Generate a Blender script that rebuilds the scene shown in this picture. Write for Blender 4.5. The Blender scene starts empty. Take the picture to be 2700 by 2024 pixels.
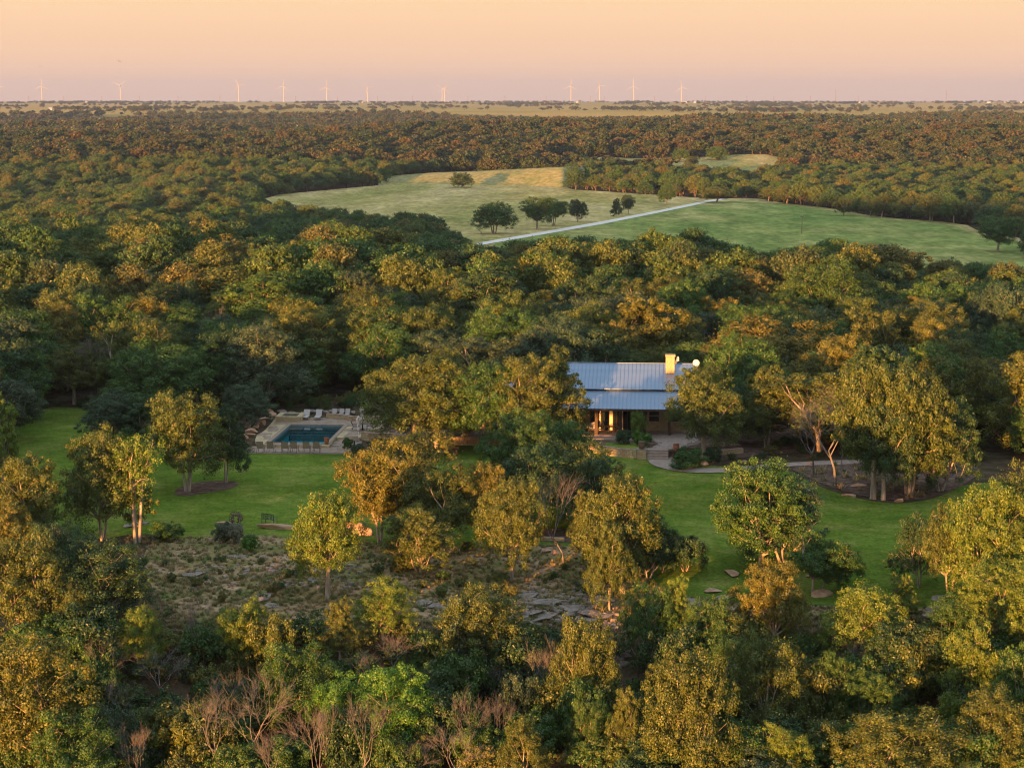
import bpy, bmesh, math, random
import numpy as np
from mathutils import Vector, Matrix
from mathutils.geometry import delaunay_2d_cdt

R = math.radians
sc = bpy.context.scene
C = sc.collection

# ------------------------------------------------------------------ camera
CAM_H = 35.0
PITCH = math.atan(747 / 5400)          # horizon sits at row 265 of 2024
cam = bpy.data.cameras.new('camera')
cam.sensor_width = 36.0
cam.lens = 72.0
cam.clip_start = 1.0
cam.clip_end = 60000.0
cam_o = bpy.data.objects.new('camera', cam)
C.objects.link(cam_o)
cam_o.location = (0, 0, CAM_H)
cam_o.rotation_euler = (math.pi / 2 - PITCH, 0, 0)
sc.camera = cam_o

# ------------------------------------------------------------------ light
SUN_EL = 2.1          # degrees above the horizon
SUN_AZ = 25.0         # light travels forward and this far to the right
SUN_STRENGTH = 5.0
SKY_STRENGTH = 0.1
EXPOSURE = 2.05

world = bpy.data.worlds.new('World')
sc.world = world
world.use_nodes = True
wn, wl = world.node_tree.nodes, world.node_tree.links
wn.clear()
w_out = wn.new('ShaderNodeOutputWorld')
w_bg = wn.new('ShaderNodeBackground')
sky = wn.new('ShaderNodeTexSky')
sky.sky_type = 'NISHITA'
sky.sun_disc = False
sky.sun_elevation = R(SUN_EL)
sky.sun_rotation = R(180 + SUN_AZ)
sky.altitude = 300
sky.air_density = 1.2
sky.dust_density = 1.5
sky.ozone_density = 2.0
w_geo = wn.new('ShaderNodeTexCoord')
w_sep = wn.new('ShaderNodeSeparateXYZ')
wl.new(w_geo.outputs['Generated'], w_sep.inputs[0])
w_map = wn.new('ShaderNodeMapRange')     # elevation (sine) -> ramp
w_map.inputs['From Min'].default_value = -0.02
w_map.inputs['From Max'].default_value = 1.0
wl.new(w_sep.outputs['Z'], w_map.inputs['Value'])
ramp = wn.new('ShaderNodeValToRGB')
els = ramp.color_ramp.elements
def _stop(i, pos, col):
    e = els[i] if i < len(els) else els.new(pos)
    e.position = pos
    e.color = (*col, 1)
def _pos(deg):
    return (math.sin(R(deg)) + 0.02) / 1.02
# dusk haze along the whole horizon, clearing to blue overhead
stops = [(-1.0, (0.150, 0.100, 0.083)), (0.0, (0.262, 0.164, 0.120)), (0.5, (0.272, 0.168, 0.117)), (1.4, (0.274, 0.172, 0.108)),
         (2.8, (0.276, 0.184, 0.108)), (7.0, (0.252, 0.196, 0.140)), (14.0, (0.238, 0.226, 0.200)),
         (28.0, (0.210, 0.242, 0.262)), (89.0, (0.184, 0.242, 0.296))]
for i, (d, c) in enumerate(stops):
    _stop(i, _pos(d), c)
wl.new(w_map.outputs[0], ramp.inputs[0])
w_scale = wn.new('ShaderNodeVectorMath'); w_scale.operation = 'SCALE'
w_scale.inputs['Scale'].default_value = 1.0 / SKY_STRENGTH
wl.new(ramp.outputs['Color'], w_scale.inputs[0])
w_mix = wn.new('ShaderNodeMix'); w_mix.data_type = 'RGBA'
w_mix.inputs['Factor'].default_value = 0.90
wl.new(sky.outputs[0], w_mix.inputs['A'])
wl.new(w_scale.outputs[0], w_mix.inputs['B'])
wl.new(w_mix.outputs['Result'], w_bg.inputs['Color'])
w_bg.inputs['Strength'].default_value = SKY_STRENGTH
wl.new(w_bg.outputs[0], w_out.inputs[0])

sun = bpy.data.lights.new('sun', 'SUN')
sun.energy = SUN_STRENGTH
sun.angle = R(0.6)
sun.color = (1.0, 0.44, 0.125)
sun_o = bpy.data.objects.new('sun', sun)
C.objects.link(sun_o)
_sd = Vector((math.sin(R(SUN_AZ)), math.cos(R(SUN_AZ)), -math.tan(R(SUN_EL)))).normalized()
sun_o.rotation_euler = _sd.to_track_quat('-Z', 'Y').to_euler()
sun_o.location = (-60, -60, 60)

vs = sc.view_settings
vs.view_transform = 'Standard'
vs.look = 'None'
vs.gamma = 1.0
vs.use_curve_mapping = False
vs.exposure = EXPOSURE
sc.render.engine = 'CYCLES'
cy = sc.cycles
cy.max_bounces = 6
cy.diffuse_bounces = 3
cy.glossy_bounces = 2
cy.transmission_bounces = 3
cy.transparent_max_bounces = 6
cy.volume_bounces = 0
cy.use_denoising = True
cy.filter_width = 1.15
cy.caustics_reflective = False
cy.caustics_refractive = False

# ------------------------------------------------------------------ helpers
rng = np.random.default_rng(7)
random.seed(7)

def tag(o, label=None, cat=None, group=None, kind=None):
    if label: o['label'] = label
    if cat: o['category'] = cat
    if group: o['group'] = group
    if kind: o['kind'] = kind
    return o

def empty(name, loc=(0, 0, 0), rz=0.0, parent=None):
    o = bpy.data.objects.new(name, None)
    o.empty_display_size = 0.3
    C.objects.link(o)
    o.location = loc
    o.rotation_euler = (0, 0, rz)
    if parent: o.parent = parent
    return o

def link_mesh(name, me, parent=None, mat=None, loc=None, rz=0.0):
    if mat is not None and not me.materials:
        me.materials.append(mat)
    o = bpy.data.objects.new(name, me)
    C.objects.link(o)
    if parent: o.parent = parent
    if loc is not None: o.location = loc
    if rz: o.rotation_euler = (0, 0, rz)
    return o

def np_mesh(name, verts, quads, tint=None, smooth=False):
    """mesh from an (n,3) array and an (m,k) index array"""
    me = bpy.data.meshes.new(name)
    verts = np.ascontiguousarray(verts, dtype=np.float32)
    quads = np.ascontiguousarray(quads, dtype=np.int32)
    m, k = quads.shape
    me.vertices.add(len(verts))
    me.vertices.foreach_set('co', verts.ravel())
    me.loops.add(m * k)
    me.loops.foreach_set('vertex_index', quads.ravel())
    me.polygons.add(m)
    me.polygons.foreach_set('loop_start', np.arange(0, m * k, k, dtype=np.int32))
    me.polygons.foreach_set('use_smooth', np.full(m, smooth))
    if tint is not None:
        a = me.attributes.new('tint', 'FLOAT', 'FACE')
        a.data.foreach_set('value', np.ascontiguousarray(tint, dtype=np.float32))
    me.update()
    return me

class MB:
    """collects simple shapes into one mesh"""
    def __init__(self):
        self.v, self.f = [], []
    def add(self, vs_, fs_):
        n = len(self.v)
        self.v += [tuple(p) for p in vs_]
        self.f += [tuple(i + n for i in f) for f in fs_]
    def box(self, x0, x1, y0, y1, z0, z1, m=None):
        p = [(x0, y0, z0), (x1, y0, z0), (x1, y1, z0), (x0, y1, z0), (x0, y0, z1), (x1, y0, z1), (x1, y1, z1), (x0, y1, z1)]
        if m is not None: p = [tuple(m @ Vector(q)) for q in p]
        self.add(p, [(0, 3, 2, 1), (4, 5, 6, 7), (0, 1, 5, 4), (1, 2, 6, 5), (2, 3, 7, 6), (3, 0, 4, 7)])
        return self
    def tube(self, pts, rad, n=6, caps=True):
        pts = [Vector(p) for p in pts]
        if not hasattr(rad, '__len__'): rad = [rad] * len(pts)
        rings = []
        for i, p in enumerate(pts):
            d = (pts[min(i + 1, len(pts) - 1)] - pts[max(i - 1, 0)])
            if d.length < 1e-9: d = Vector((0, 0, 1))
            d.normalize()
            a = d.cross(Vector((0, 0, 1)) if abs(d.z) < 0.9 else Vector((1, 0, 0))).normalized()
            b = d.cross(a)
            rings.append([p + (a * math.cos(2 * math.pi * k / n) + b * math.sin(2 * math.pi * k / n)) * rad[i] for k in range(n)])
        vs_ = [q for r in rings for q in r]
        fs_ = []
        for i in range(len(pts) - 1):
            for k in range(n):
                k2 = (k + 1) % n
                fs_.append((i * n + k, i * n + k2, (i + 1) * n + k2, (i + 1) * n + k))
        if caps:
            fs_.append(tuple(range(n))[::-1])
            fs_.append(tuple((len(pts) - 1) * n + k for k in range(n)))
        self.add(vs_, fs_)
        return self
    def lathe(self, prof, n=16, c=(0, 0, 0)):
        vs_ = [(c[0] + r * math.cos(2 * math.pi * k / n), c[1] + r * math.sin(2 * math.pi * k / n), c[2] + z) for r, z in prof for k in range(n)]
        fs_ = []
        for i in range(len(prof) - 1):
            for k in range(n):
                k2 = (k + 1) % n
                fs_.append((i * n + k, i * n + k2, (i + 1) * n + k2, (i + 1) * n + k))
        fs_.append(tuple(range(n))[::-1])
        fs_.append(tuple((len(prof) - 1) * n + k for k in range(n)))
        self.add(vs_, fs_)
        return self
    def mesh(self, name, mat=None, smooth=False):
        me = bpy.data.meshes.new(name)
        me.from_pydata(self.v, [], self.f)
        if smooth:
            me.polygons.foreach_set('use_smooth', [True] * len(me.polygons))
        if mat: me.materials.append(mat)
        me.update()
        return me
    def build(self, name, mat, parent=None, loc=None, rz=0.0, smooth=False):
        return link_mesh(name, self.mesh(name, mat, smooth), parent, None, loc, rz)

# value noise, vectorised
_perm = rng.random((256, 256))
def vnoise(x, y):
    x = np.asarray(x, float); y = np.asarray(y, float)
    xi = np.floor(x).astype(int); yi = np.floor(y).astype(int)
    fx = x - xi; fy = y - yi
    fx = fx * fx * (3 - 2 * fx); fy = fy * fy * (3 - 2 * fy)
    g = lambda a, b: _perm[a % 256, b % 256]
    return ((g(xi, yi) * (1 - fx) + g(xi + 1, yi) * fx) * (1 - fy) + (g(xi, yi + 1) * (1 - fx) + g(xi + 1, yi + 1) * fx) * fy) * 2 - 1
def sstep(a, b, t):
    t = np.clip((np.asarray(t, float) - a) / (b - a), 0, 1)
    return t * t * (3 - 2 * t)

# ------------------------------------------------------------------ terrain
MEADOW_Z = -13.5
def bluff(x):
    return 143.0 + 3.5 * np.sin(np.asarray(x) / 9.0) + 2.0 * np.sin(np.asarray(x) / 3.7 + 1.0) + 3.0 * np.asarray(x) / 40.0 * 0 
def terrain(x, y):
    x = np.asarray(x, float); y = np.asarray(y, float)
    b = bluff(x)
    z = -0.9 * (1 - sstep(b - 1, b + 12, y))                  # the lawn rolls off towards the bluff
    z = z - 4.8 * (1 - sstep(b - 15, b - 3, y))              # creek bottom
    z = z + 2.0 * (1 - sstep(-20, 80, y))                     # far bank, under and behind the camera
    z = z + 0.9 * vnoise(x / 45, y / 60) * sstep(232, 280, y) * (1 - sstep(430, 480, y))
    z = z + 5.0 * sstep(233, 312, y) * (1 - sstep(318, 440, y)) + MEADOW_Z * sstep(350, 475, y) - 5.0 * sstep(480, 620, y) * (1 - sstep(1000, 1250, y)) * (1 - sstep(-210, -160, x))
    far = sstep(1180, 1650, y)
    z = z - MEADOW_Z * far + far * (11.0 * vnoise(x / 330 + 3.3, y / 420 + 1.7) + 3.0 * vnoise(x / 120, y / 150))
    z = z + 8.0 * np.exp(-((x + 250) / 230) ** 2 - ((y - 1300) / 150) ** 2)
    z = z + 9.0 * np.exp(-((x - 330) / 200) ** 2 - ((y - 1480) / 200) ** 2)
    z = z + 14.0 * np.exp(-((x - 10) / 170) ** 2 - ((y - 1720) / 130) ** 2)
    calm = sstep(3000, 3900, y)
    z = z * (1 - calm) + calm * (14.0 + 11.0 * sstep(3800, 9000, y) + 0.8 * vnoise(x / 700, y / 500))
    z = z + 0.35 * vnoise(x / 9, y / 9) * (1 - sstep(b - 2, b + 4, y))
    # the swimming pool is dug in
    u = x * 0.99705 - y * 0.07672; v = x * 0.07672 + y * 0.99705
    z = z - 4.0 * ((u > -41.7) & (u < -33.7) & (v > 203.5) & (v < 217.3))
    return z

_cp, _sp = math.cos(PITCH), math.sin(PITCH)
def ray(sx, sy):
    """world direction through a point of the photograph (2700 x 2024)"""
    dx = (sx - 1350) / 5400; dy = -(sy - 1012) / 5400
    return np.array([dx, _cp + dy * _sp, -_sp + dy * _cp])
def at_z(sx, sy, z):
    d = ray(sx, sy)
    t = (z - CAM_H) / d[2]
    return Vector((d[0] * t, d[1] * t, z))
def on_ground(sx, sy):
    d = ray(sx, sy)
    ts = np.concatenate([np.arange(60, 400, 0.25), np.arange(400, 12000, 2.0)])
    h = CAM_H + d[2] * ts - terrain(d[0] * ts, d[1] * ts)
    i = int(np.argmax(h < 0)) if (h < 0).any() else len(ts) - 1
    t = ts[i]
    x, y = d[0] * t, d[1] * t
    return Vector((x, y, float(terrain(x, y))))
K = 2700 / 2212.0
def gD(x, y): return on_ground(x * K, y * K)
def zD(x, y, z): return at_z(x * K, y * K, z)

def in_poly(px, py, poly):
    px = np.asarray(px); py = np.asarray(py)
    ins = np.zeros(px.shape, bool)
    n = len(poly)
    for i in range(n):
        x0, y0 = poly[i][0], poly[i][1]; x1, y1 = poly[(i + 1) % n][0], poly[(i + 1) % n][1]
        c = ((y0 > py) != (y1 > py))
        with np.errstate(divide='ignore', invalid='ignore'):
            xx = (x1 - x0) * (py - y0) / (y1 - y0 + 1e-12) + x0
        ins ^= c & (px < xx)
    return ins

def soften(poly, n=2):
    """Chaikin corner cutting"""
    p = [Vector((q[0], q[1], 0)) for q in poly]
    for _ in range(n):
        q = []
        for i in range(len(p)):
            a, b = p[i], p[(i + 1) % len(p)]
            q += [a * 0.75 + b * 0.25, a * 0.25 + b * 0.75]
        p = q
    return p

def sheet(name, poly, cell, zfun, mat, kind='structure'):
    """a ground sheet with an exact outline, following the terrain"""
    xs = [p[0] for p in poly]; ys = [p[1] for p in poly]
    gx, gy = np.meshgrid(np.arange(min(xs), max(xs), cell), np.arange(min(ys), max(ys), cell))
    gx, gy = gx.ravel(), gy.ravel()
    gx = gx + (rng.random(len(gx)) - 0.5) * cell * 0.3; gy = gy + (rng.random(len(gy)) - 0.5) * cell * 0.3
    m = in_poly(gx, gy, poly)
    pts = [Vector((p[0], p[1])) for p in poly] + [Vector((a, b)) for a, b in zip(gx[m], gy[m])]
    n = len(poly)
    v, e, f, *_ = delaunay_2d_cdt(pts, [], [list(range(n))], 1, 1e-5)
    vx = np.array([p.x for p in v]); vy = np.array([p.y for p in v])
    vz = zfun(vx, vy)
    me = bpy.data.meshes.new(name)
    me.from_pydata(list(zip(vx, vy, vz)), [], [tuple(t) for t in f])
    bm = bmesh.new(); bm.from_mesh(me); bmesh.ops.recalc_face_normals(bm, faces=bm.faces)
    if bm.faces and sum(fc.normal.z for fc in bm.faces) < 0: bmesh.ops.reverse_faces(bm, faces=bm.faces)
    bm.to_mesh(me); bm.free()
    me.polygons.foreach_set('use_smooth', [True] * len(me.polygons))
    o = link_mesh(name, me, None, mat)
    o['kind'] = kind
    return o

# ------------------------------------------------------------------ materials
def new_mat(name):
    m = bpy.data.materials.new(name)
    m.use_nodes = True
    nt = m.node_tree
    b = nt.nodes['Principled BSDF']
    b.inputs['Specular IOR Level'].default_value = 0.25
    return m, nt, b

def mat_noise(name, cols, scale=1.0, rough=0.85, bump=0.0, bscale=None, detail=6.0, metallic=0.0, spec=0.25, stretch=None, coords='Object', dist=0.0, fine=None):
    """a few colours mixed by fractal noise, with bump of its own scale"""
    m, nt, b = new_mat(name)
    N, L = nt.nodes, nt.links
    tc = N.new('ShaderNodeTexCoord')
    mp = N.new('ShaderNodeMapping')
    L.new(tc.outputs[coords], mp.inputs[0])
    if stretch: mp.inputs['Scale'].default_value = stretch
    nz = N.new('ShaderNodeTexNoise')
    nz.inputs['Scale'].default_value = scale
    nz.inputs['Detail'].default_value = detail
    nz.inputs['Roughness'].default_value = 0.65
    nz.inputs['Distortion'].default_value = dist
    L.new(mp.outputs[0], nz.inputs['Vector'])
    cr = N.new('ShaderNodeValToRGB')
    e = cr.color_ramp.elements
    lo, hi = 0.32, 0.68
    for i, c in enumerate(cols):
        pos = lo + (hi - lo) * i / max(1, len(cols) - 1)
        q = e[i] if i < 2 else e.new(pos)
        q.position = pos; q.color = (*c, 1)
    L.new(nz.outputs['Fac'], cr.inputs[0])
    src = cr.outputs[0]
    for fs in (fine or ()):
        nf = N.new('ShaderNodeTexNoise'); nf.inputs['Scale'].default_value = fs[0]; nf.inputs['Detail'].default_value = 4
        L.new(mp.outputs[0], nf.inputs['Vector'])
        mr = N.new('ShaderNodeMapRange'); mr.inputs['From Min'].default_value = 0.3; mr.inputs['From Max'].default_value = 0.7
        mr.inputs['To Min'].default_value = 1 - fs[1]; mr.inputs['To Max'].default_value = 1 + fs[1]
        L.new(nf.outputs['Fac'], mr.inputs['Value'])
        vm = N.new('ShaderNodeVectorMath'); vm.operation = 'SCALE'
        L.new(src, vm.inputs[0]); L.new(mr.outputs[0], vm.inputs['Scale'])
        src = vm.outputs[0]
    L.new(src, b.inputs['Base Color'])
    b.inputs['Roughness'].default_value = rough
    b.inputs['Metallic'].default_value = metallic
    b.inputs['Specular IOR Level'].default_value = spec
    if bump:
        nb = N.new('ShaderNodeTexNoise')
        nb.inputs['Scale'].default_value = bscale or scale * 4
        nb.inputs['Detail'].default_value = 5
        L.new(mp.outputs[0], nb.inputs['Vector'])
        bp = N.new('ShaderNodeBump')
        bp.inputs['Strength'].default_value = 0.8
        bp.inputs['Distance'].default_value = bump
        L.new(nb.outputs['Fac'], bp.inputs['Height'])
        L.new(bp.outputs[0], b.inputs['Normal'])
    return m

def leaf_mat(name, cols=None):
    """leaf colour from the object's own colour (or a random pick for trees of the far wood), varied leaf by leaf"""
    m, nt, b = new_mat(name)
    N, L = nt.nodes, nt.links
    oi = N.new('ShaderNodeObjectInfo')
    at = N.new('ShaderNodeAttribute'); at.attribute_name = 'tint'
    if cols is None:
        src = oi.outputs['Color']
    else:
        cr = N.new('ShaderNodeValToRGB')
        e = cr.color_ramp.elements
        for i, c in enumerate(cols):
            pos = i / (len(cols) - 1)
            q = e[i] if i < 2 else e.new(pos)
            q.position = pos; q.color = (*c, 1)
        L.new(oi.outputs['Random'], cr.inputs[0])
        src = cr.outputs[0]
    hs = N.new('ShaderNodeHueSaturation')
    L.new(src, hs.inputs['Color'])
    L.new(at.outputs['Fac'], hs.inputs['Value'])
    mh = N.new('ShaderNodeMath'); mh.operation = 'MULTIPLY_ADD'
    L.new(at.outputs['Fac'], mh.inputs[0]); mh.inputs[1].default_value = -0.035; mh.inputs[2].default_value = 0.535
    L.new(mh.outputs[0], hs.inputs['Hue'])
    df = N.new('ShaderNodeBsdfDiffuse'); L.new(hs.outputs[0], df.inputs['Color'])
    tr = N.new('ShaderNodeBsdfTranslucent'); L.new(hs.outputs[0], tr.inputs['Color'])
    gl = N.new('ShaderNodeBsdfGlossy'); gl.inputs['Roughness'].default_value = 0.45
    gl.inputs['Color'].default_value = (0.9, 0.9, 0.9, 1)
    mx = N.new('ShaderNodeMixShader'); mx.inputs[0].default_value = 0.36
    L.new(df.outputs[0], mx.inputs[1]); L.new(tr.outputs[0], mx.inputs[2])
    m2 = N.new('ShaderNodeMixShader'); m2.inputs[0].default_value = 0.035
    L.new(mx.outputs[0], m2.inputs[1]); L.new(gl.outputs[0], m2.inputs[2])
    out = [n for n in N if n.type == 'OUTPUT_MATERIAL'][0]
    L.new(m2.outputs[0], out.inputs['Surface'])
    N.remove(b)
    return m

M = {}
M['leaf'] = leaf_mat('leaf')
M['leaf_wood'] = leaf_mat('leaf_wood', [(0.036, 0.085, 0.022), (0.075, 0.130, 0.022), (0.120, 0.138, 0.024), (0.050, 0.118, 0.022), (0.044, 0.090, 0.034), (0.140, 0.130, 0.026), (0.062, 0.135, 0.022), (0.040, 0.098, 0.022)])
M['leaf_far'] = leaf_mat('leaf_far', [(0.028, 0.062, 0.022), (0.055, 0.082, 0.022), (0.090, 0.082, 0.026), (0.036, 0.075, 0.024), (0.105, 0.080, 0.028), (0.044, 0.078, 0.026)])
M['bark'] = mat_noise('bark', [(0.16, 0.12, 0.09), (0.30, 0.24, 0.19), (0.40, 0.34, 0.28)], 3.0, 0.9, 0.03, 9.0, stretch=(1, 1, 0.25))
M['bark_pale'] = mat_noise('bark_pale', [(0.26, 0.21, 0.18), (0.42, 0.36, 0.31), (0.52, 0.46, 0.41)], 4.0, 0.9, 0.02, 10.0, stretch=(1, 1, 0.3))
M['bark_bare'] = mat_noise('bark_bare', [(0.085, 0.076, 0.072), (0.145, 0.130, 0.125), (0.215, 0.195, 0.19)], 4.0, 0.9, 0.02, 10.0, stretch=(1, 1, 0.3))
M['bark_dark'] = mat_noise('bark_dark', [(0.07, 0.05, 0.04), (0.13, 0.10, 0.08)], 3.0, 0.9)
M['grass_lawn'] = mat_noise('grass_lawn', [(0.066, 0.118, 0.016), (0.100, 0.145, 0.021), (0.175, 0.185, 0.045)], 0.22, 0.9, 0.05, 9.0, detail=11.0, fine=((3.5, 0.30), (0.9, 0.18), (0.07, 0.22)), spec=0.0)
M['meadow'] = mat_noise('meadow', [(0.230, 0.225, 0.070), (0.360, 0.300, 0.115), (0.490, 0.380, 0.185)], 0.035, 0.95, 0.10, 0.9, detail=12.0, stretch=(1, 0.35, 1), fine=((0.5, 0.30), (0.12, 0.2)), spec=0.0)
M['meadow_green'] = mat_noise('meadow_green', [(0.140, 0.205, 0.055), (0.205, 0.240, 0.070), (0.350, 0.305, 0.120)], 0.03, 0.95, 0.10, 0.9, detail=12.0, stretch=(1, 0.4, 1), fine=((0.5, 0.28), (0.12, 0.2)), spec=0.0)
M['bank_grass'] = mat_noise('bank_grass', [(0.150, 0.180, 0.065), (0.230, 0.220, 0.095), (0.300, 0.260, 0.130)], 0.06, 0.95, 0.1, 1.0, detail=10.0, fine=((0.4, 0.3),), spec=0.0)
M['rough_grass'] = mat_noise('rough_grass', [(0.100, 0.130, 0.030), (0.185, 0.160, 0.062), (0.310, 0.210, 0.120), (0.410, 0.285, 0.195)], 0.30, 0.95, 0.08, 5.0, detail=10.0, fine=((3.0, 0.35),), spec=0.0)
M['mulch'] = mat_noise('mulch', [(0.060, 0.040, 0.032), (0.120, 0.078, 0.060), (0.200, 0.135, 0.105)], 1.6, 0.95, 0.06, 7.0, detail=9.0, spec=0.0)
M['gravel_road'] = mat_noise('gravel_road', [(0.58, 0.55, 0.50), (0.72, 0.68, 0.62)], 0.5, 0.95, 0.03, 4.0, spec=0.0)
M['limestone'] = mat_noise('limestone', [(0.27, 0.20, 0.115), (0.40, 0.31, 0.18), (0.50, 0.40, 0.26)], 2.2, 0.9, 0.02, 12.0)
M['limestone_tan'] = mat_noise('limestone_tan', [(0.34, 0.20, 0.11), (0.44, 0.28, 0.16)], 2.5, 0.9, 0.02, 12.0)
M['mortar'] = mat_noise('mortar', [(0.26, 0.22, 0.17), (0.34, 0.29, 0.22)], 6.0, 0.95)
M['flagstone'] = mat_noise('flagstone', [(0.17, 0.115, 0.085), (0.28, 0.20, 0.15), (0.38, 0.285, 0.21)], 1.1, 0.85, 0.012, 8.0, detail=8)
M['flag_joint'] = mat_noise('flag_joint', [(0.15, 0.12, 0.095), (0.22, 0.18, 0.14)], 4.0, 0.95)
M['walk_stone'] = mat_noise('walk_stone', [(0.23, 0.165, 0.14), (0.33, 0.25, 0.21), (0.40, 0.31, 0.26)], 1.3, 0.9, 0.012, 8.0)
M['rock_red'] = mat_noise('rock_red', [(0.26, 0.14, 0.085), (0.40, 0.24, 0.15), (0.50, 0.34, 0.23)], 1.4, 0.9, 0.05, 5.0, detail=8)
M['rock_grey'] = mat_noise('rock_grey', [(0.13, 0.105, 0.09), (0.23, 0.19, 0.165), (0.34, 0.29, 0.255)], 1.7, 0.92, 0.05, 6.0, detail=9, stretch=(1, 1, 3))
M['roof_metal'] = mat_noise('roof_metal', [(0.19, 0.255, 0.355), (0.235, 0.305, 0.41)], 0.7, 0.45, 0.0, metallic=0.6, spec=0.4)
M['dark_wood'] = mat_noise('dark_wood', [(0.040, 0.024, 0.018), (0.075, 0.045, 0.032)], 5.0, 0.7, stretch=(4, 4, 0.4))
M['stucco'] = mat_noise('stucco', [(0.34, 0.265, 0.16), (0.44, 0.35, 0.22)], 1.8, 0.9, 0.01, 20.0)
M['trim'] = mat_noise('trim', [(0.46, 0.38, 0.26), (0.52, 0.44, 0.31)], 3.0, 0.7)
M['metal_dark'] = mat_noise('metal_dark', [(0.030, 0.028, 0.030), (0.055, 0.05, 0.05)], 8.0, 0.45, metallic=0.6)
M['metal_white'] = mat_noise('metal_white', [(0.72, 0.70, 0.68), (0.80, 0.78, 0.76)], 2.0, 0.45, spec=0.4)
M['turbine_grey'] = mat_noise('turbine_grey', [(0.34, 0.33, 0.325), (0.38, 0.37, 0.365)], 0.1, 0.6)
M['sling'] = mat_noise('sling', [(0.20, 0.155, 0.11), (0.27, 0.215, 0.16)], 6.0, 0.9)
M['sling_grey'] = mat_noise('sling_grey', [(0.34, 0.30, 0.29), (0.44, 0.40, 0.38)], 6.0, 0.9)
M['canvas'] = mat_noise('canvas', [(0.58, 0.48, 0.44), (0.70, 0.60, 0.55)], 3.0, 0.9)
M['terracotta'] = mat_noise('terracotta', [(0.26, 0.095, 0.055), (0.34, 0.13, 0.08)], 4.0, 0.8)
M['clay_brown'] = mat_noise('clay_brown', [(0.12, 0.075, 0.055), (0.20, 0.125, 0.09)], 5.0, 0.6)
M['red_wood'] = mat_noise('red_wood', [(0.19, 0.055, 0.042), (0.28, 0.085, 0.065)], 4.0, 0.8, stretch=(0.5, 4, 4))
M['green_metal'] = mat_noise('green_metal', [(0.020, 0.045, 0.035), (0.035, 0.065, 0.05)], 6.0, 0.5, metallic=0.3)
M['firewood'] = mat_noise('firewood', [(0.10, 0.07, 0.055), (0.24, 0.17, 0.13)], 5.0, 0.9)
M['pole_wood'] = mat_noise('pole_wood', [(0.15, 0.095, 0.07), (0.22, 0.15, 0.11)], 2.0, 0.9, stretch=(1, 1, 0.2))
M['bird'] = mat_noise('bird', [(0.020, 0.018, 0.018), (0.04, 0.036, 0.034)], 8.0, 0.8)
M['dry_stem'] = mat_noise('dry_stem', [(0.30, 0.22, 0.12), (0.42, 0.32, 0.19)], 3.0, 0.9)

def glass_mat():
    m, nt, b = new_mat('window_glass')
    b.inputs['Base Color'].default_value = (0.012, 0.014, 0.016, 1)
    b.inputs['Roughness'].default_value = 0.06
    b.inputs['Specular IOR Level'].default_value = 0.5
    N, L = nt.nodes, nt.links
    nz = N.new('ShaderNodeTexNoise'); nz.inputs['Scale'].default_value = 0.8
    bp = N.new('ShaderNodeBump'); bp.inputs['Distance'].default_value = 0.004
    L.new(nz.outputs['Fac'], bp.inputs['Height']); L.new(bp.outputs[0], b.inputs['Normal'])
    return m
M['glass'] = glass_mat()

def water_mat():
    m, nt, b = new_mat('pool_water')
    N, L = nt.nodes, nt.links
    out = [n for n in N if n.type == 'OUTPUT_MATERIAL'][0]
    tr = N.new('ShaderNodeBsdfTransparent'); tr.inputs['Color'].default_value = (0.55, 0.92, 0.97, 1)
    gl = N.new('ShaderNodeBsdfGlossy'); gl.inputs['Roughness'].default_value = 0.03
    gl.inputs['Color'].default_value = (0.95, 0.97, 1, 1)
    fr = N.new('ShaderNodeFresnel'); fr.inputs['IOR'].default_value = 1.33
    nz = N.new('ShaderNodeTexNoise'); nz.inputs['Scale'].default_value = 2.2; nz.inputs['Detail'].default_value = 3
    bp = N.new('ShaderNodeBump'); bp.inputs['Distance'].default_value = 0.006
    L.new(nz.outputs['Fac'], bp.inputs['Height'])
    L.new(bp.outputs[0], gl.inputs['Normal']); L.new(bp.outputs[0], fr.inputs['Normal'])
    mx = N.new('ShaderNodeMixShader')
    L.new(fr.outputs[0], mx.inputs[0]); L.new(tr.outputs[0], mx.inputs[1]); L.new(gl.outputs[0], mx.inputs[2])
    L.new(mx.outputs[0], out.inputs['Surface'])
    N.remove(b)
    return m
M['water'] = water_mat()
M['pool_plaster'] = mat_noise('pool_plaster', [(0.012, 0.50, 0.56), (0.02, 0.56, 0.62)], 0.6, 0.8)
M['pool_tile'] = mat_noise('pool_tile', [(0.12, 0.16, 0.18), (0.22, 0.25, 0.26)], 4.0, 0.4)

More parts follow.
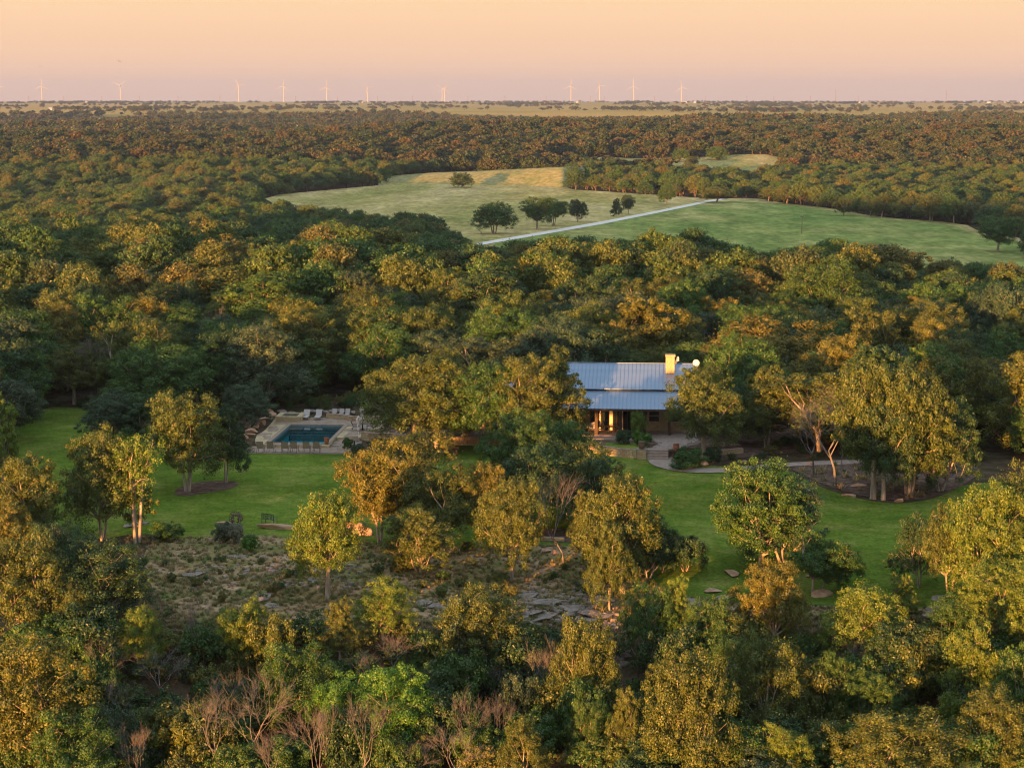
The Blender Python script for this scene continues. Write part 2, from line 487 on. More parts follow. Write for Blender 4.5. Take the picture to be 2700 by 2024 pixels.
def ground_mat():
    """woodland floor near, pasture on the open plain beyond the woods"""
    m, nt, b = new_mat('ground')
    N, L = nt.nodes, nt.links
    tc = N.new('ShaderNodeTexCoord')
    def noise(scale, detail=8, stretch=None):
        mp = N.new('ShaderNodeMapping'); L.new(tc.outputs['Object'], mp.inputs[0])
        if stretch: mp.inputs['Scale'].default_value = stretch
        n = N.new('ShaderNodeTexNoise'); n.inputs['Scale'].default_value = scale; n.inputs['Detail'].default_value = detail
        n.inputs['Roughness'].default_value = 0.65
        L.new(mp.outputs[0], n.inputs['Vector'])
        return n.outputs['Fac']
    def rampc(fac, cols, lo=0.35, hi=0.65):
        cr = N.new('ShaderNodeValToRGB'); e = cr.color_ramp.elements
        for i, c in enumerate(cols):
            pos = lo + (hi - lo) * i / (len(cols) - 1)
            q = e[i] if i < 2 else e.new(pos)
            q.position = pos; q.color = (*c, 1)
        L.new(fac, cr.inputs[0]); return cr.outputs[0]
    near = rampc(noise(0.5, 10), [(0.045, 0.042, 0.020), (0.075, 0.055, 0.034), (0.115, 0.085, 0.055)])
    plain = rampc(noise(0.0011, 10, (1, 0.5, 1)), [(0.40, 0.32, 0.085), (0.58, 0.39, 0.125), (0.68, 0.42, 0.15)])
    sp = N.new('ShaderNodeSeparateXYZ'); L.new(tc.outputs['Object'], sp.inputs[0])
    mr = N.new('ShaderNodeMapRange'); mr.inputs['From Min'].default_value = 3200; mr.inputs['From Max'].default_value = 3600
    L.new(sp.outputs['Y'], mr.inputs['Value'])
    mx = N.new('ShaderNodeMix'); mx.data_type = 'RGBA'
    L.new(mr.outputs[0], mx.inputs['Factor']); L.new(near, mx.inputs['A']); L.new(plain, mx.inputs['B'])
    L.new(mx.outputs['Result'], b.inputs['Base Color'])
    b.inputs['Specular IOR Level'].default_value = 0.0
    b.inputs['Roughness'].default_value = 0.95
    # forest litter near, tall pasture grass on the plain
    h1 = N.new('ShaderNodeMath'); h1.operation = 'MULTIPLY'; L.new(noise(4.0, 5), h1.inputs[0]); h1.inputs[1].default_value = 0.08
    h2 = N.new('ShaderNodeMath'); h2.operation = 'MULTIPLY'; L.new(noise(0.05, 4), h2.inputs[0]); h2.inputs[1].default_value = 30.0
    hm_ = N.new('ShaderNodeMix'); hm_.data_type = 'FLOAT'
    L.new(mr.outputs[0], hm_.inputs[0]); L.new(h1.outputs[0], hm_.inputs[2]); L.new(h2.outputs[0], hm_.inputs[3])
    bp = N.new('ShaderNodeBump'); bp.inputs['Distance'].default_value = 1.0
    L.new(hm_.outputs[0], bp.inputs['Height']); L.new(bp.outputs[0], b.inputs['Normal'])
    return m
M['ground'] = ground_mat()

# ------------------------------------------------------------------ the land
def build_ground():
    ys = np.concatenate([np.arange(-700, 90, 8), np.arange(90, 250, 1.0), np.arange(250, 1000, 6), np.geomspace(1000, 16000, 150)])
    nt_ = 281
    t = np.linspace(-1, 1, nt_)
    X = np.zeros((len(ys), nt_)); Y = np.zeros_like(X)
    for i, y in enumerate(ys):
        w = 140 + 0.42 * abs(y) + (400 if y < 90 else 400 * (1 - float(sstep(90, 110, y))) + 0)
        X[i] = t * w; Y[i] = y
    Z = terrain(X, Y)
    v = np.stack([X.ravel(), Y.ravel(), Z.ravel()], 1)
    i, j = np.meshgrid(np.arange(len(ys) - 1), np.arange(nt_ - 1), indexing='ij')
    a = (i * nt_ + j).ravel()
    q = np.stack([a, a + 1, a + nt_ + 1, a + nt_], 1)
    o = link_mesh('ground', np_mesh('ground', v, q, smooth=True), None, M['ground'])
    o['kind'] = 'structure'
build_ground()

def polyD(pts, z=None, soft=2):
    p = [(gD(*q) if z is None else zD(q[0], q[1], z)) for q in pts]
    return soften(p, soft)

LAWN = polyD([(20, 925), (90, 880), (180, 880), (300, 900), (420, 960), (560, 977), (700, 978), (840, 977), (960, 960), (1150, 962), (1290, 975), (1385, 985),
              (1440, 1000), (1560, 1008), (1700, 1010), (1760, 1050), (1860, 1080), (1950, 1090), (2030, 1075), (2075, 1045), (2250, 1035),
              (2250, 1255), (2050, 1290), (1900, 1290), (1700, 1275), (1500, 1270), (1420, 1250), (1330, 1190), (1200, 1175), (1030, 1185), (880, 1180),
              (760, 1170), (640, 1165), (520, 1150), (400, 1165), (300, 1150), (200, 1170), (100, 1130), (30, 1010)], 0.0)
MEADOW = polyD([(565, 427), (700, 416), (845, 406), (850, 395), (990, 392), (1160, 380), (1230, 372), (1226, 395), (1218, 412), (1300, 416), (1480, 427),
                (1545, 433), (1620, 428), (1700, 442), (1800, 452), (1900, 472), (2080, 484), (2120, 505), (2230, 520), (2230, 600), (2229, 640), (985, 640), (985, 525),
                (960, 512), (900, 503), (800, 497), (690, 480), (600, 448)], MEADOW_Z, 1)
FIELD_FAR = polyD([(1150, 364), (1160, 349), (1260, 341), (1450, 347), (1640, 333), (1700, 346), (1690, 375), (1650, 393), (1560, 398), (1480, 392), (1430, 372), (1290, 368)], None, 1)
for _p in MEADOW:                       # its near edge runs up to the wood
    if _p.y < 545 and _p.x > -12: _p.y = 400.0 - 0.35 * _p.x; _p.x = max(-10.0, min(_p.x, 0.255 * _p.y))
CLEAR = [LAWN, FIELD_FAR]

sheet('lawn', LAWN, 1.5, lambda x, y: terrain(x, y) + 0.03, M['grass_lawn'])
sheet('meadow', MEADOW, 8.0, lambda x, y: terrain(x, y) + 0.45, M['meadow'])
sheet('far_field', FIELD_FAR, 14.0, lambda x, y: terrain(x, y) + 0.9, M['meadow'])
sheet('rough_slope', polyD([(330, 1155), (520, 1145), (700, 1160), (900, 1175), (1040, 1180), (1200, 1170), (1340, 1185), (1440, 1255), (1700, 1275), (1900, 1285), (2212, 1260),
                            (2212, 1330), (1900, 1330), (1700, 1325), (1500, 1320), (1300, 1345), (1100, 1340), (900, 1345), (700, 1350), (500, 1370), (380, 1330), (300, 1230)]), 1.2,
      lambda x, y: terrain(x, y) + 0.015, M['rough_grass'])
# green pasture to the right of the road
pasture = polyD([(1075, 523), (1250, 492), (1400, 463), (1525, 439), (1600, 437), (1700, 446), (1800, 458), (1900, 476), (2060, 488), (2100, 510), (2225, 525), (2225, 596), (1500, 596), (1040, 560)], MEADOW_Z, 1)
for _p in pasture:
    if _p.y < 575: _p.y = 401.5 - 0.35 * _p.x; _p.x = max(-3.0, min(_p.x, 0.25 * _p.y))
sheet('pasture', pasture, 8.0, lambda x, y: terrain(x, y) + 0.53, M['meadow_green'])
road = [zD(x, y, MEADOW_Z) for x, y in [(1030, 529), (1060, 523.5), (1150, 508), (1300, 481.5), (1420, 458), (1490, 443.5), (1525, 436), (1560, 432)]]
road += [zD(x, y, MEADOW_Z) for x, y in [(1570, 433), (1530, 439.5), (1495, 447.5), (1420, 463), (1300, 487.5), (1150, 514), (1060, 529.5), (1030, 535)]]
sheet('gravel_road', [(p.x, p.y) for p in road], 6.0, lambda x, y: terrain(x, y) + 0.61, M['gravel_road'])

def embankment():
    foot = [zD(x, y, MEADOW_Z) for x, y in [(820, 412), (850, 407), (930, 407), (1040, 407), (1140, 408), (1215, 410), (1260, 404)]]
    crest = []
    for (x, y), f in zip([(815, 384), (848, 380), (930, 373.5), (1040, 369.5), (1140, 364.5), (1215, 361), (1265, 357)], foot):
        d = ray(x * K, y * K); t = (f.y + 46) / d[1]
        crest.append(Vector((d[0] * t, d[1] * t, CAM_H + d[2] * t)))
    mb = MB()
    rows = []
    n = 60
    for i in range(n + 1):
        s = i / n * (len(foot) - 1); k = min(int(s), len(foot) - 2); a = s - k
        F = foot[k].lerp(foot[k + 1], a); Q = crest[k].lerp(crest[k + 1], a)
        r = []
        for u in (0, 0.15, 0.35, 0.6, 0.8, 0.95, 1.0):
            p = F.lerp(Q, u)
            w = u * u * (3 - 2 * u)
            p.z = F.z - 0.3 + (Q.z - F.z + 0.3) * (0.35 * u + 0.65 * w) + 0.35 * float(vnoise(p.x / 8, p.y / 8)) * (1 - u)
            r.append(p)
        r.append(Q + Vector((1, 5, 0.0))); r.append(Q + Vector((2, 40, -7.5)))
        rows.append(r)
    m = len(rows[0])
    mb.add([p for r in rows for p in r], [(i * m + j, (i + 1) * m + j, (i + 1) * m + j + 1, i * m + j + 1) for i in range(n) for j in range(m - 1)])
    o = mb.build('embankment', M['bank_grass'], smooth=True)
    o['kind'] = 'structure'
embankment()

# planting beds and walks around the house
BED_RIGHT = polyD([(1700, 1010), (1760, 1004), (1900, 1000), (2050, 1000), (2130, 1010), (2090, 1045), (2030, 1073), (1960, 1083), (1880, 1077), (1790, 1052), (1740, 1030)], 0.0)
sheet('mulch_bed', BED_RIGHT, 1.2, lambda x, y: terrain(x, y) + 0.06, M['mulch'])
sheet('fire_bed', polyD([(1100, 1150), (1150, 1143), (1250, 1143), (1330, 1160), (1330, 1175), (1200, 1172), (1110, 1165)], 0.0), 1.2, lambda x, y: terrain(x, y) + 0.06, M['mulch'])
sheet('tree_bed', polyD([(370, 1066), (400, 1045), (470, 1038), (520, 1042), (505, 1056), (440, 1066), (395, 1074)], 0.0), 1.0, lambda x, y: terrain(x, y) + 0.06, M['mulch'])
sheet('verge', polyD([(1510, 1003), (1620, 985), (1760, 975), (1900, 985), (2080, 990), (2080, 945), (1800, 930), (1600, 935), (1500, 950)], 0.0), 1.5, lambda x, y: terrain(x, y) + 0.045, M['mulch'])
WALK = polyD([(1395, 982), (1402, 1003), (1435, 1014), (1475, 1021), (1530, 1023), (1600, 1020), (1700, 1008), (1830, 1004), (1900, 1000), (1900, 992), (1760, 997), (1640, 1005), (1570, 1013), (1510, 1012), (1475, 1006), (1456, 997), (1450, 982)], 0.0)
sheet('stone_walk', WALK, 0.8, lambda x, y: terrain(x, y) + 0.09, M['walk_stone'])

# ------------------------------------------------------------------ house, pool and garden
EST = R(-4.4)                       # house and pool share this turn
_ec, _es = math.cos(EST), math.sin(EST)
def UV(u, v, z=0.0): return Vector((u * _ec - v * _es, u * _es + v * _ec, z))
def to_uv(p): return (p.x * _ec + p.y * _es, -p.x * _es + p.y * _ec)
def S(sx, sy, z): return at_z(sx, sy, z)

def prism(mb, poly, z0, z1, holes=()):
    """solid slab with an outline and holes"""
    loops = [[Vector((p[0], p[1])) for p in poly]] + [[Vector((p[0], p[1])) for p in h] for h in holes]
    pts, edges = [], []
    for lp in loops:
        k = len(pts); pts += lp
        edges += [(k + i, k + (i + 1) % len(lp)) for i in range(len(lp))]
    v, e, f, *_ = delaunay_2d_cdt(pts, edges, [], 0, 1e-5)
    tri = []
    for t in f:
        c = sum((v[i] for i in t), Vector((0, 0))) / len(t)
        if in_poly(c.x, c.y, poly) and not any(in_poly(c.x, c.y, h) for h in holes): tri.append(tuple(t))
    def up(t):
        a, b, c = (v[i] for i in t[:3])
        return t if (b - a).cross(c - a) > 0 else t[::-1]
    tri = [up(t) for t in tri]
    mb.add([(p.x, p.y, z1) for p in v], tri)
    mb.add([(p.x, p.y, z0) for p in v], [t[::-1] for t in tri])
    for lp in loops:
        n = len(lp)
        mb.add([(p.x, p.y, z0) for p in lp] + [(p.x, p.y, z1) for p in lp], [(i, (i + 1) % n, n + (i + 1) % n, n + i) for i in range(n)])
    return mb

def block_mesh(name, seed, mat, j=0.06, bev=0.06):
    """a hewn stone, one unit in size, with worn edges"""
    bm = bmesh.new()
    bmesh.ops.create_cube(bm, size=1.0)
    bmesh.ops.bevel(bm, geom=bm.edges[:], offset=bev, segments=1, affect='EDGES')
    g = np.random.default_rng(seed)
    for v in bm.verts: v.co += Vector(g.normal(size=3)) * j * 0.3
    me = bpy.data.meshes.new(name); bm.to_mesh(me); bm.free()
    me.materials.append(mat)
    return me
BLOCKS = [block_mesh('stone_block%d' % i, i, M['limestone']) for i in range(4)] + [block_mesh('stone_block_tan', 9, M['limestone_tan'])]
FLAGS = [block_mesh('flag%d' % i, 30 + i, M['flagstone'], 0.10, 0.03) for i in range(5)]
WFLAGS = [block_mesh('walk_flag%d' % i, 40 + i, M['walk_stone'], 0.10, 0.03) for i in range(4)]
CAPS = [block_mesh('cap%d' % i, 50 + i, M['flagstone'], 0.05, 0.04) for i in range(3)]

def put(me, name, parent, loc, size, rz):
    o = bpy.data.objects.new(name, me); C.objects.link(o)
    if parent is not None:
        o.parent = parent
    o.location = loc; o.scale = size; o.rotation_euler = (0, 0, rz)
    return o

def stone_wall(name, path, z0, z1, thick, label, course=0.26, length=0.58, cap=True, seed=1, kind=None):
    """mortared wall along a path of ground points; every stone of the face is its own piece"""
    g = random.Random(seed)
    base = Vector(path[0]); base.z = 0
    root = empty(name, base)
    P_ = [Vector((p[0], p[1], 0)) - base for p in path]
    core = MB()
    nrm = []
    for i, p in enumerate(P_):
        d = (P_[min(i + 1, len(P_) - 1)] - P_[max(i - 1, 0)]).normalized()
        nrm.append(Vector((d.y, -d.x, 0)))             # towards the viewer when the path runs to the right
    fr = [p for p in P_]; bk_ = [p - n * thick for p, n in zip(P_, nrm)]
    n = len(P_)
    core.add([(p.x, p.y, z) for z in (z0 - 0.3, z1) for p in fr] + [(p.x, p.y, z) for z in (z0 - 0.3, z1) for p in bk_],
             [(i, i + 1, n + i + 1, n + i) for i in range(n - 1)] + [(2 * n + i + 1, 2 * n + i, 3 * n + i, 3 * n + i + 1) for i in range(n - 1)] +
             [(n + i, n + i + 1, 3 * n + i + 1, 3 * n + i) for i in range(n - 1)] + [(0, n, 3 * n, 2 * n), (n - 1, 3 * n - 1, 4 * n - 1, 2 * n - 1)])
    core.build('mortar_core', M['mortar'], root)
    seg = [(P_[i + 1] - P_[i]).length for i in range(n - 1)]; tot = sum(seg)
    def along(s):
        for i, L_ in enumerate(seg):
            if s <= L_ or i == n - 2:
                return P_[i].lerp(P_[i + 1], s / L_), math.atan2(P_[i + 1].y - P_[i].y, P_[i + 1].x - P_[i].x), nrm[i]
            s -= L_
    rows = max(1, round((z1 - z0) / course)); ch = (z1 - z0) / rows
    for r in range(rows):
        s = -g.random() * length * 0.5
        while s < tot:
            w = length * g.uniform(0.6, 1.35)
            a, b = max(0, s), min(tot, s + w)
            if b - a > 0.08:
                p, ang, nn = along((a + b) / 2)
                put(BLOCKS[4] if g.random() < 0.10 else g.choice(BLOCKS[:4]), 'stone', root, (p.x + nn.x * 0.012, p.y + nn.y * 0.012, z0 + (r + 0.5) * ch), (b - a - 0.022, 0.09 + 0.02 * g.random(), ch - 0.022), ang)
            s += w
    if cap:
        s = 0
        while s < tot:
            w = g.uniform(0.7, 1.1); b = min(tot, s + w)
            p, ang, nn = along((s + b) / 2)
            put(g.choice(CAPS), 'cap_stone', root, (p.x - nn.x * (thick / 2 - 0.03), p.y - nn.y * (thick / 2 - 0.03), z1 + 0.04), (b - s - 0.02, thick + 0.10, 0.085), ang)
            s += w
    tag(root, label, 'wall', kind='thing')
    return root

def pave(root, poly, holes, z, du, dv, meshes, seed, name='flagstone', th=0.05, origin=None):
    """irregular flagstones laid over a polygon of world points"""
    g = random.Random(seed)
    uv = [to_uv(Vector((p[0], p[1], 0))) for p in poly]
    u0, u1 = min(q[0] for q in uv), max(q[0] for q in uv); v0, v1 = min(q[1] for q in uv), max(q[1] for q in uv)
    ro = root.location
    v = v0
    while v < v1:
        hgt = dv * g.uniform(0.8, 1.25)
        u = u0 - g.random() * du
        while u < u1:
            w = du * g.uniform(0.65, 1.4)
            ok = True
            for a, b in ((0.12, 0.12), (0.88, 0.12), (0.12, 0.88), (0.88, 0.88)):
                p = UV(u + w * a, v + hgt * b)
                if not in_poly(p.x, p.y, poly) or any(in_poly(p.x, p.y, h) for h in holes): ok = False
            if ok:
                p = UV(u + w / 2, v + hgt / 2, z + g.uniform(-0.006, 0.006))
                put(g.choice(meshes), name, root, (p.x - ro.x, p.y - ro.y, p.z - ro.z), (w - 0.035, hgt - 0.035, th), EST + g.uniform(-0.02, 0.02))
            u += w
        v += hgt

# ---- pool
DECK_Z = 0.33
PU0, PU1, PV0, PV1 = -40.6, -34.8, 204.35, 216.2
pool_loop = [UV(PU0, PV0), UV(PU1, PV0), UV(PU1, PV1), UV(PU0, PV1)]
def Sxy(pts, z): return [S(a, b, z) for a, b in pts]
DECK = Sxy([(683, 1172), (868, 1174.5), (886, 1152), (950, 1152), (958, 1137), (1012, 1126), (1008, 1109), (930, 1106), (880, 1101), (800, 1099), (727, 1100), (712, 1118), (698, 1133), (676, 1149), (672, 1160)], DECK_Z)
deck = prism(MB(), DECK, -0.6, DECK_Z - 0.03, [pool_loop]).build('pool_deck', M['limestone'])
deck['kind'] = 'structure'
cop = 0.42
cop_loop = [UV(PU0 - cop, PV0 - cop), UV(PU1 + cop, PV0 - cop), UV(PU1 + cop, PV1 + cop), UV(PU0 - cop, PV1 + cop)]
pave(deck, DECK, [cop_loop], DECK_Z - 0.005, 1.15, 0.95, FLAGS, 3)
PATIO_Z = 0.07
PATIO = Sxy([(640, 1193), (700, 1194.5), (908, 1195.5), (940, 1182), (955, 1165), (955, 1156), (886, 1154), (868, 1177), (685, 1174), (648, 1178)], PATIO_Z)
patio = prism(MB(), PATIO, -0.5, PATIO_Z - 0.03).build('lower_patio', M['flag_joint'])
patio['kind'] = 'structure'
pave(patio, PATIO, [], PATIO_Z - 0.005, 1.0, 0.8, FLAGS, 4)

def pool():
    root = empty('swimming_pool', UV(PU0, PV0, 0), EST)
    W, L_ = PU1 - PU0, PV1 - PV0
    b = MB()
    d = -1.25
    b.add([(0, 0, d), (W, 0, d), (W, L_, d), (0, L_, d), (0, 0, 0.16), (W, 0, 0.16), (W, L_, 0.16), (0, L_, 0.16)],
          [(0, 1, 2, 3), (0, 4, 5, 1), (1, 5, 6, 2), (2, 6, 7, 3), (3, 7, 4, 0)])
    b.build('basin', M['pool_plaster'], root)
    t = MB()
    e = 0.006
    t.add([(e, e, -0.05), (W - e, e, -0.05), (W - e, L_ - e, -0.05), (e, L_ - e, -0.05), (e, e, 0.30), (W - e, e, 0.30), (W - e, L_ - e, 0.30), (e, L_ - e, 0.30)],
          [(0, 4, 5, 1), (1, 5, 6, 2), (2, 6, 7, 3), (3, 7, 4, 0)])
    t.build('tile_band', M['pool_tile'], root)
    for k in range(3):                              # entry steps along the far end
        MB().box(0.02, W - 0.02, L_ - 0.45 * (k + 1), L_ - 0.45 * k - 0.004, d + 0.01, -0.12 - 0.25 * k).build('step', M['pool_tile'], root)
    w = MB(); w.add([(e * 2, e * 2, 0.17), (W - e * 2, e * 2, 0.17), (W - e * 2, L_ - e * 2, 0.17), (e * 2, L_ - e * 2, 0.17)], [(0, 1, 2, 3)])
    w.build('water', M['water'], root)
    g = random.Random(8)
    def run(x0, y0, x1, y1):
        n = max(1, round(math.hypot(x1 - x0, y1 - y0) / 0.9))
        for i in range(n):
            a = (i + 0.5) / n
            horiz = abs(x1 - x0) > abs(y1 - y0)
            s = math.hypot(x1 - x0, y1 - y0) / n - 0.02
            put(g.choice(CAPS), 'coping_stone', root, (x0 + (x1 - x0) * a, y0 + (y1 - y0) * a, DECK_Z), (s, cop, 0.09) if horiz else (cop, s, 0.09), 0)
    run(-cop, -cop / 2, W + cop, -cop / 2); run(-cop, L_ + cop / 2, W + cop, L_ + cop / 2)
    run(-cop / 2, 0, -cop / 2, L_); run(W + cop / 2, 0, W + cop / 2, L_)
    tag(root, 'rectangular swimming pool with dark teal water and stone coping', 'pool')
pool()

def spa():
    p = S(727, 1111, DECK_Z)
    root = empty('spa', p, EST)
    w, d, h = 2.75, 3.1, 0.52
    loop = [(0, 0), (w, 0), (w, d), (0, d)]; hole = [(0.5, 0.5), (w - 0.5, 0.5), (w - 0.5, d - 0.4), (0.5, d - 0.4)]
    prism(MB(), loop, -0.3, h - 0.06, [hole]).build('wall', M['mortar'], root)
    g = random.Random(5)
    for r in range(2):
        for side in range(2):
            s = 0.0; L_ = w if side == 0 else d
            while s < L_:
                b = min(L_, s + g.uniform(0.4, 0.7))
                if side == 0: put(g.choice(BLOCKS[:4]), 'stone', root, ((s + b) / 2, -0.01, 0.115 + r * 0.23), (b - s - .02, .1, .215), 0)
                else: put(g.choice(BLOCKS[:4]), 'stone', root, (w + 0.01, (s + b) / 2, 0.115 + r * 0.23), (.1, b - s - .02, .215), 0)
                s = b
    prism(MB(), [(-.06, -.06), (w + .06, -.06), (w + .06, d + .06), (-.06, d + .06)], h - 0.058, h + 0.03, [hole]).build('coping', M['limestone'], root)
    m = MB(); m.add([(.5, .5, h - .12), (w - .5, .5, h - .12), (w - .5, d - .4, h - .12), (.5, d - .4, h - .12)], [(0, 1, 2, 3)]); m.build('water', M['water'], root)
    m = MB(); m.add([(.5, .5, -.25), (w - .5, .5, -.25), (w - .5, d - .4, -.25), (.5, d - .4, -.25)], [(0, 1, 2, 3)]); m.build('floor', M['pool_tile'], root)
    tag(root, 'raised square stone spa at the back corner of the pool', 'spa')
spa()

# ---- furniture
def sling_chair(loc, rz, label, group, fabric='sling', s=1.0, cat='chair', recline=0.42):
    r = empty('sling_chair', loc, rz); r.scale = (s, s, s)
    bt = Vector((0, -0.25 - 0.62 * math.sin(recline), 0.42 + 0.62 * math.cos(recline)))
    m = MB()
    y0, z0 = -0.25, 0.40
    m.add([(-.27, y0, z0), (.27, y0, z0), (.27, bt.y, bt.z), (-.27, bt.y, bt.z), (-.27, y0 - .02, z0 - .012), (.27, y0 - .02, z0 - .012), (.27, bt.y - .025, bt.z), (-.27, bt.y - .025, bt.z)],
          [(0, 1, 2, 3), (7, 6, 5, 4), (0, 4, 5, 1), (1, 5, 6, 2), (2, 6, 7, 3), (3, 7, 4, 0)])
    m.build('backrest', M[fabric], r)
    MB().box(-.27, .27, -.25, .26, .385, .41).build('seat', M[fabric], r)
    for sd in (-1, 1):
        x = sd * .29
        MB().tube([(x, bt.y, bt.z + .02), (x, -.25, .40), (x, .28, .42)], .018, 5).build('side_rail', M['metal_dark'], r)
        MB().tube([(x, .27, .41), (x, .32, 0.0)], .018, 5).build('leg', M['metal_dark'], r)
        MB().tube([(x, -.24, .41), (x, -.42, 0.0)], .018, 5).build('leg', M['metal_dark'], r)
        MB().tube([(x + sd * .03, -.38, .66), (x + sd * .05, -.1, .64), (x + sd * .04, .30, .62), (x, .31, .42)], .022, 5).build('arm', M['metal_dark'], r)
    MB().tube([(-.29, bt.y, bt.z + .02), (.29, bt.y, bt.z + .02)], .018, 5).build('top_rail', M['metal_dark'], r)
    tag(r, label, cat, group)
    return r
order = ['leftmost of six', 'second from left', 'third from left', 'third from right', 'second from right', 'rightmost of six']
for (sx, wd) in zip((688, 715, 752, 777, 809, 836), order):
    sling_chair(S(sx, 1192, PATIO_Z + .02), EST + random.uniform(-.12, .12), 'tan patio chair on the lawn side of the pool, %s' % wd, 'row of patio chairs along the lawn', s=1.1, recline=0.22)

def chaise(loc, rz, label):
    r = empty('chaise_longue', loc, rz)
    a = 0.95
    MB().box(-.33, .33, -1.15, .05, .30, .34).build('seat', M['sling_grey'], r)
    m = MB(); by, bz = .05 + .80 * math.cos(a), .32 + .80 * math.sin(a)
    m.add([(-.33, .05, .34), (.33, .05, .34), (.33, by, bz), (-.33, by, bz), (-.33, .08, .30), (.33, .08, .30), (.33, by + .03, bz - .02), (-.33, by + .03, bz - .02)],
          [(0, 1, 2, 3), (7, 6, 5, 4), (0, 4, 5, 1), (1, 5, 6, 2), (2, 6, 7, 3), (3, 7, 4, 0)])
    m.build('backrest', M['sling_grey'], r)
    for sx in (-1, 1):
        MB().tube([(sx * .34, -1.15, .31), (sx * .34, .35, .31)], .022, 5).build('side_rail', M['metal_dark'], r)
        for yy in (-1.0, .3):
            MB().tube([(sx * .33, yy, .31), (sx * .33, yy, 0)], .02, 5).build('leg', M['metal_dark'], r)
    tag(r, label, 'lounger', 'loungers behind the pool')
chaise(S(808, 1103.5, DECK_Z + .02), EST, 'grey chaise longue behind the pool, next to the raised spa')
chaise(S(840, 1103.5, DECK_Z + .02), EST, 'grey chaise longue behind the pool, right of the first')
for sx, wd in ((881, 'left of three'), (900, 'middle of three'), (916, 'right of three')):
    sling_chair(S(sx, 1100.5, DECK_Z + .02), EST + math.pi, 'pale armchair behind the pool, %s' % wd, 'pale chairs behind the pool', 'sling_grey', 0.95)

def round_table(loc, label, rr=0.6, h=0.72):
    r = empty('round_table', loc)
    MB().lathe([(rr * .97, h - .03), (rr, h - .015), (rr * .97, h)], 20).build('table_top', M['metal_dark'], r)
    MB().lathe([(.30, 0), (.28, .04), (.07, .08), (.06, h - .032)], 12).build('pedestal', M['metal_dark'], r)
    tag(r, label, 'table')
    return r
def closed_umbrella(loc, label, h=2.5):
    r = empty('patio_umbrella', loc)
    MB().tube([(0, 0, 0), (0, 0, h)], .025, 8).build('pole', M['metal_white'], r)
    MB().lathe([(.26, 0), (.25, .06), (.05, .10)], 14).build('base', M['metal_dark'], r)
    prof = [(.10, 0.95), (.17, 1.05), (.13, 1.35), (.15, 1.42), (.13, 1.7), (.20, 1.85), (.22, 2.15), (.12, 2.4), (.03, 2.52)]
    m = MB(); n = 14
    vs_ = [((rr * (1 + .22 * (k % 2))) * math.cos(2 * math.pi * k / n), (rr * (1 + .22 * (k % 2))) * math.sin(2 * math.pi * k / n), z) for rr, z in prof for k in range(n)]
    m.add(vs_, [(i * n + k, i * n + (k + 1) % n, (i + 1) * n + (k + 1) % n, (i + 1) * n + k) for i in range(len(prof) - 1) for k in range(n)])
    m.build('canopy', M['canvas'], r)
    tag(r, label, 'umbrella')
tp = S(956, 1134, DECK_Z + .02)
round_table(tp, 'dark round table under the upper closed umbrella by the planter')
closed_umbrella(S(955, 1131, DECK_Z + .02), 'closed pale umbrella standing behind the dark round table')
sling_chair(S(938, 1134, DECK_Z + .02), -1.5, 'dark patio chair left of the dark round table', 'chairs of the pool tables', 'metal_dark')
sling_chair(S(975, 1132, DECK_Z + .02), 1.5, 'dark patio chair right of the dark round table', 'chairs of the pool tables', 'metal_dark')
tq = S(935, 1178, PATIO_Z + .02)
round_table(tq, 'round table on the lower patio beside the grass clump', .55)
closed_umbrella(S(946, 1159, PATIO_Z + .02), 'closed pinkish umbrella on the lower patio step', 2.1)
sling_chair(S(922, 1182, PATIO_Z + .02), -1.2, 'dark chair at the lower patio table', 'chairs of the pool tables', 'metal_dark')

def pot(loc, label, mat, h=.75, rr=.30, name='urn'):
    r = empty(name, loc)
    MB().lathe([(rr * .62, 0), (rr * .70, .04 * h), (rr * .95, .45 * h), (rr, .70 * h), (rr * .88, .92 * h), (rr * .98, .95 * h), (rr * .98, h), (rr * .80, h), (rr * .78, .88 * h)], 18).build('body', M[mat], r, smooth=True)
    MB().lathe([(rr * .77, .86 * h), (rr * .70, .885 * h)], 14).build('soil', M['mulch'], r)
    tag(r, label, 'pot')
pot(S(861, 1169, DECK_Z + .05), 'red terracotta pot on the corner of the pool', 'terracotta', .62, .28)

# ---- retaining walls, terrace and steps
TER_Z = 0.80
wall_path = [S(a, b, 0.0) for a, b in [(952, 1160), (975, 1163), (1031, 1164), (1085, 1171), (1200, 1174), (1298, 1175), (1400, 1181), (1500, 1188), (1580, 1197), (1630, 1205), (1680, 1209)]]
stone_wall('retaining_wall', wall_path, 0.0, TER_Z, 0.42, 'long limestone retaining wall from the pool planter to the house steps', seed=2)
TERR = [(p.x, p.y) for p in wall_path] + [(q.x, q.y) for q in [S(1705, 1185, TER_Z), S(1765, 1185, TER_Z), S(1860, 1178, TER_Z), S(1960, 1172, TER_Z), UV(9.6 - 6.9, 212), UV(9.6 - 6.9, 216), UV(-27.0, 216.5), S(1000, 1140, TER_Z), S(962, 1140, TER_Z)]]
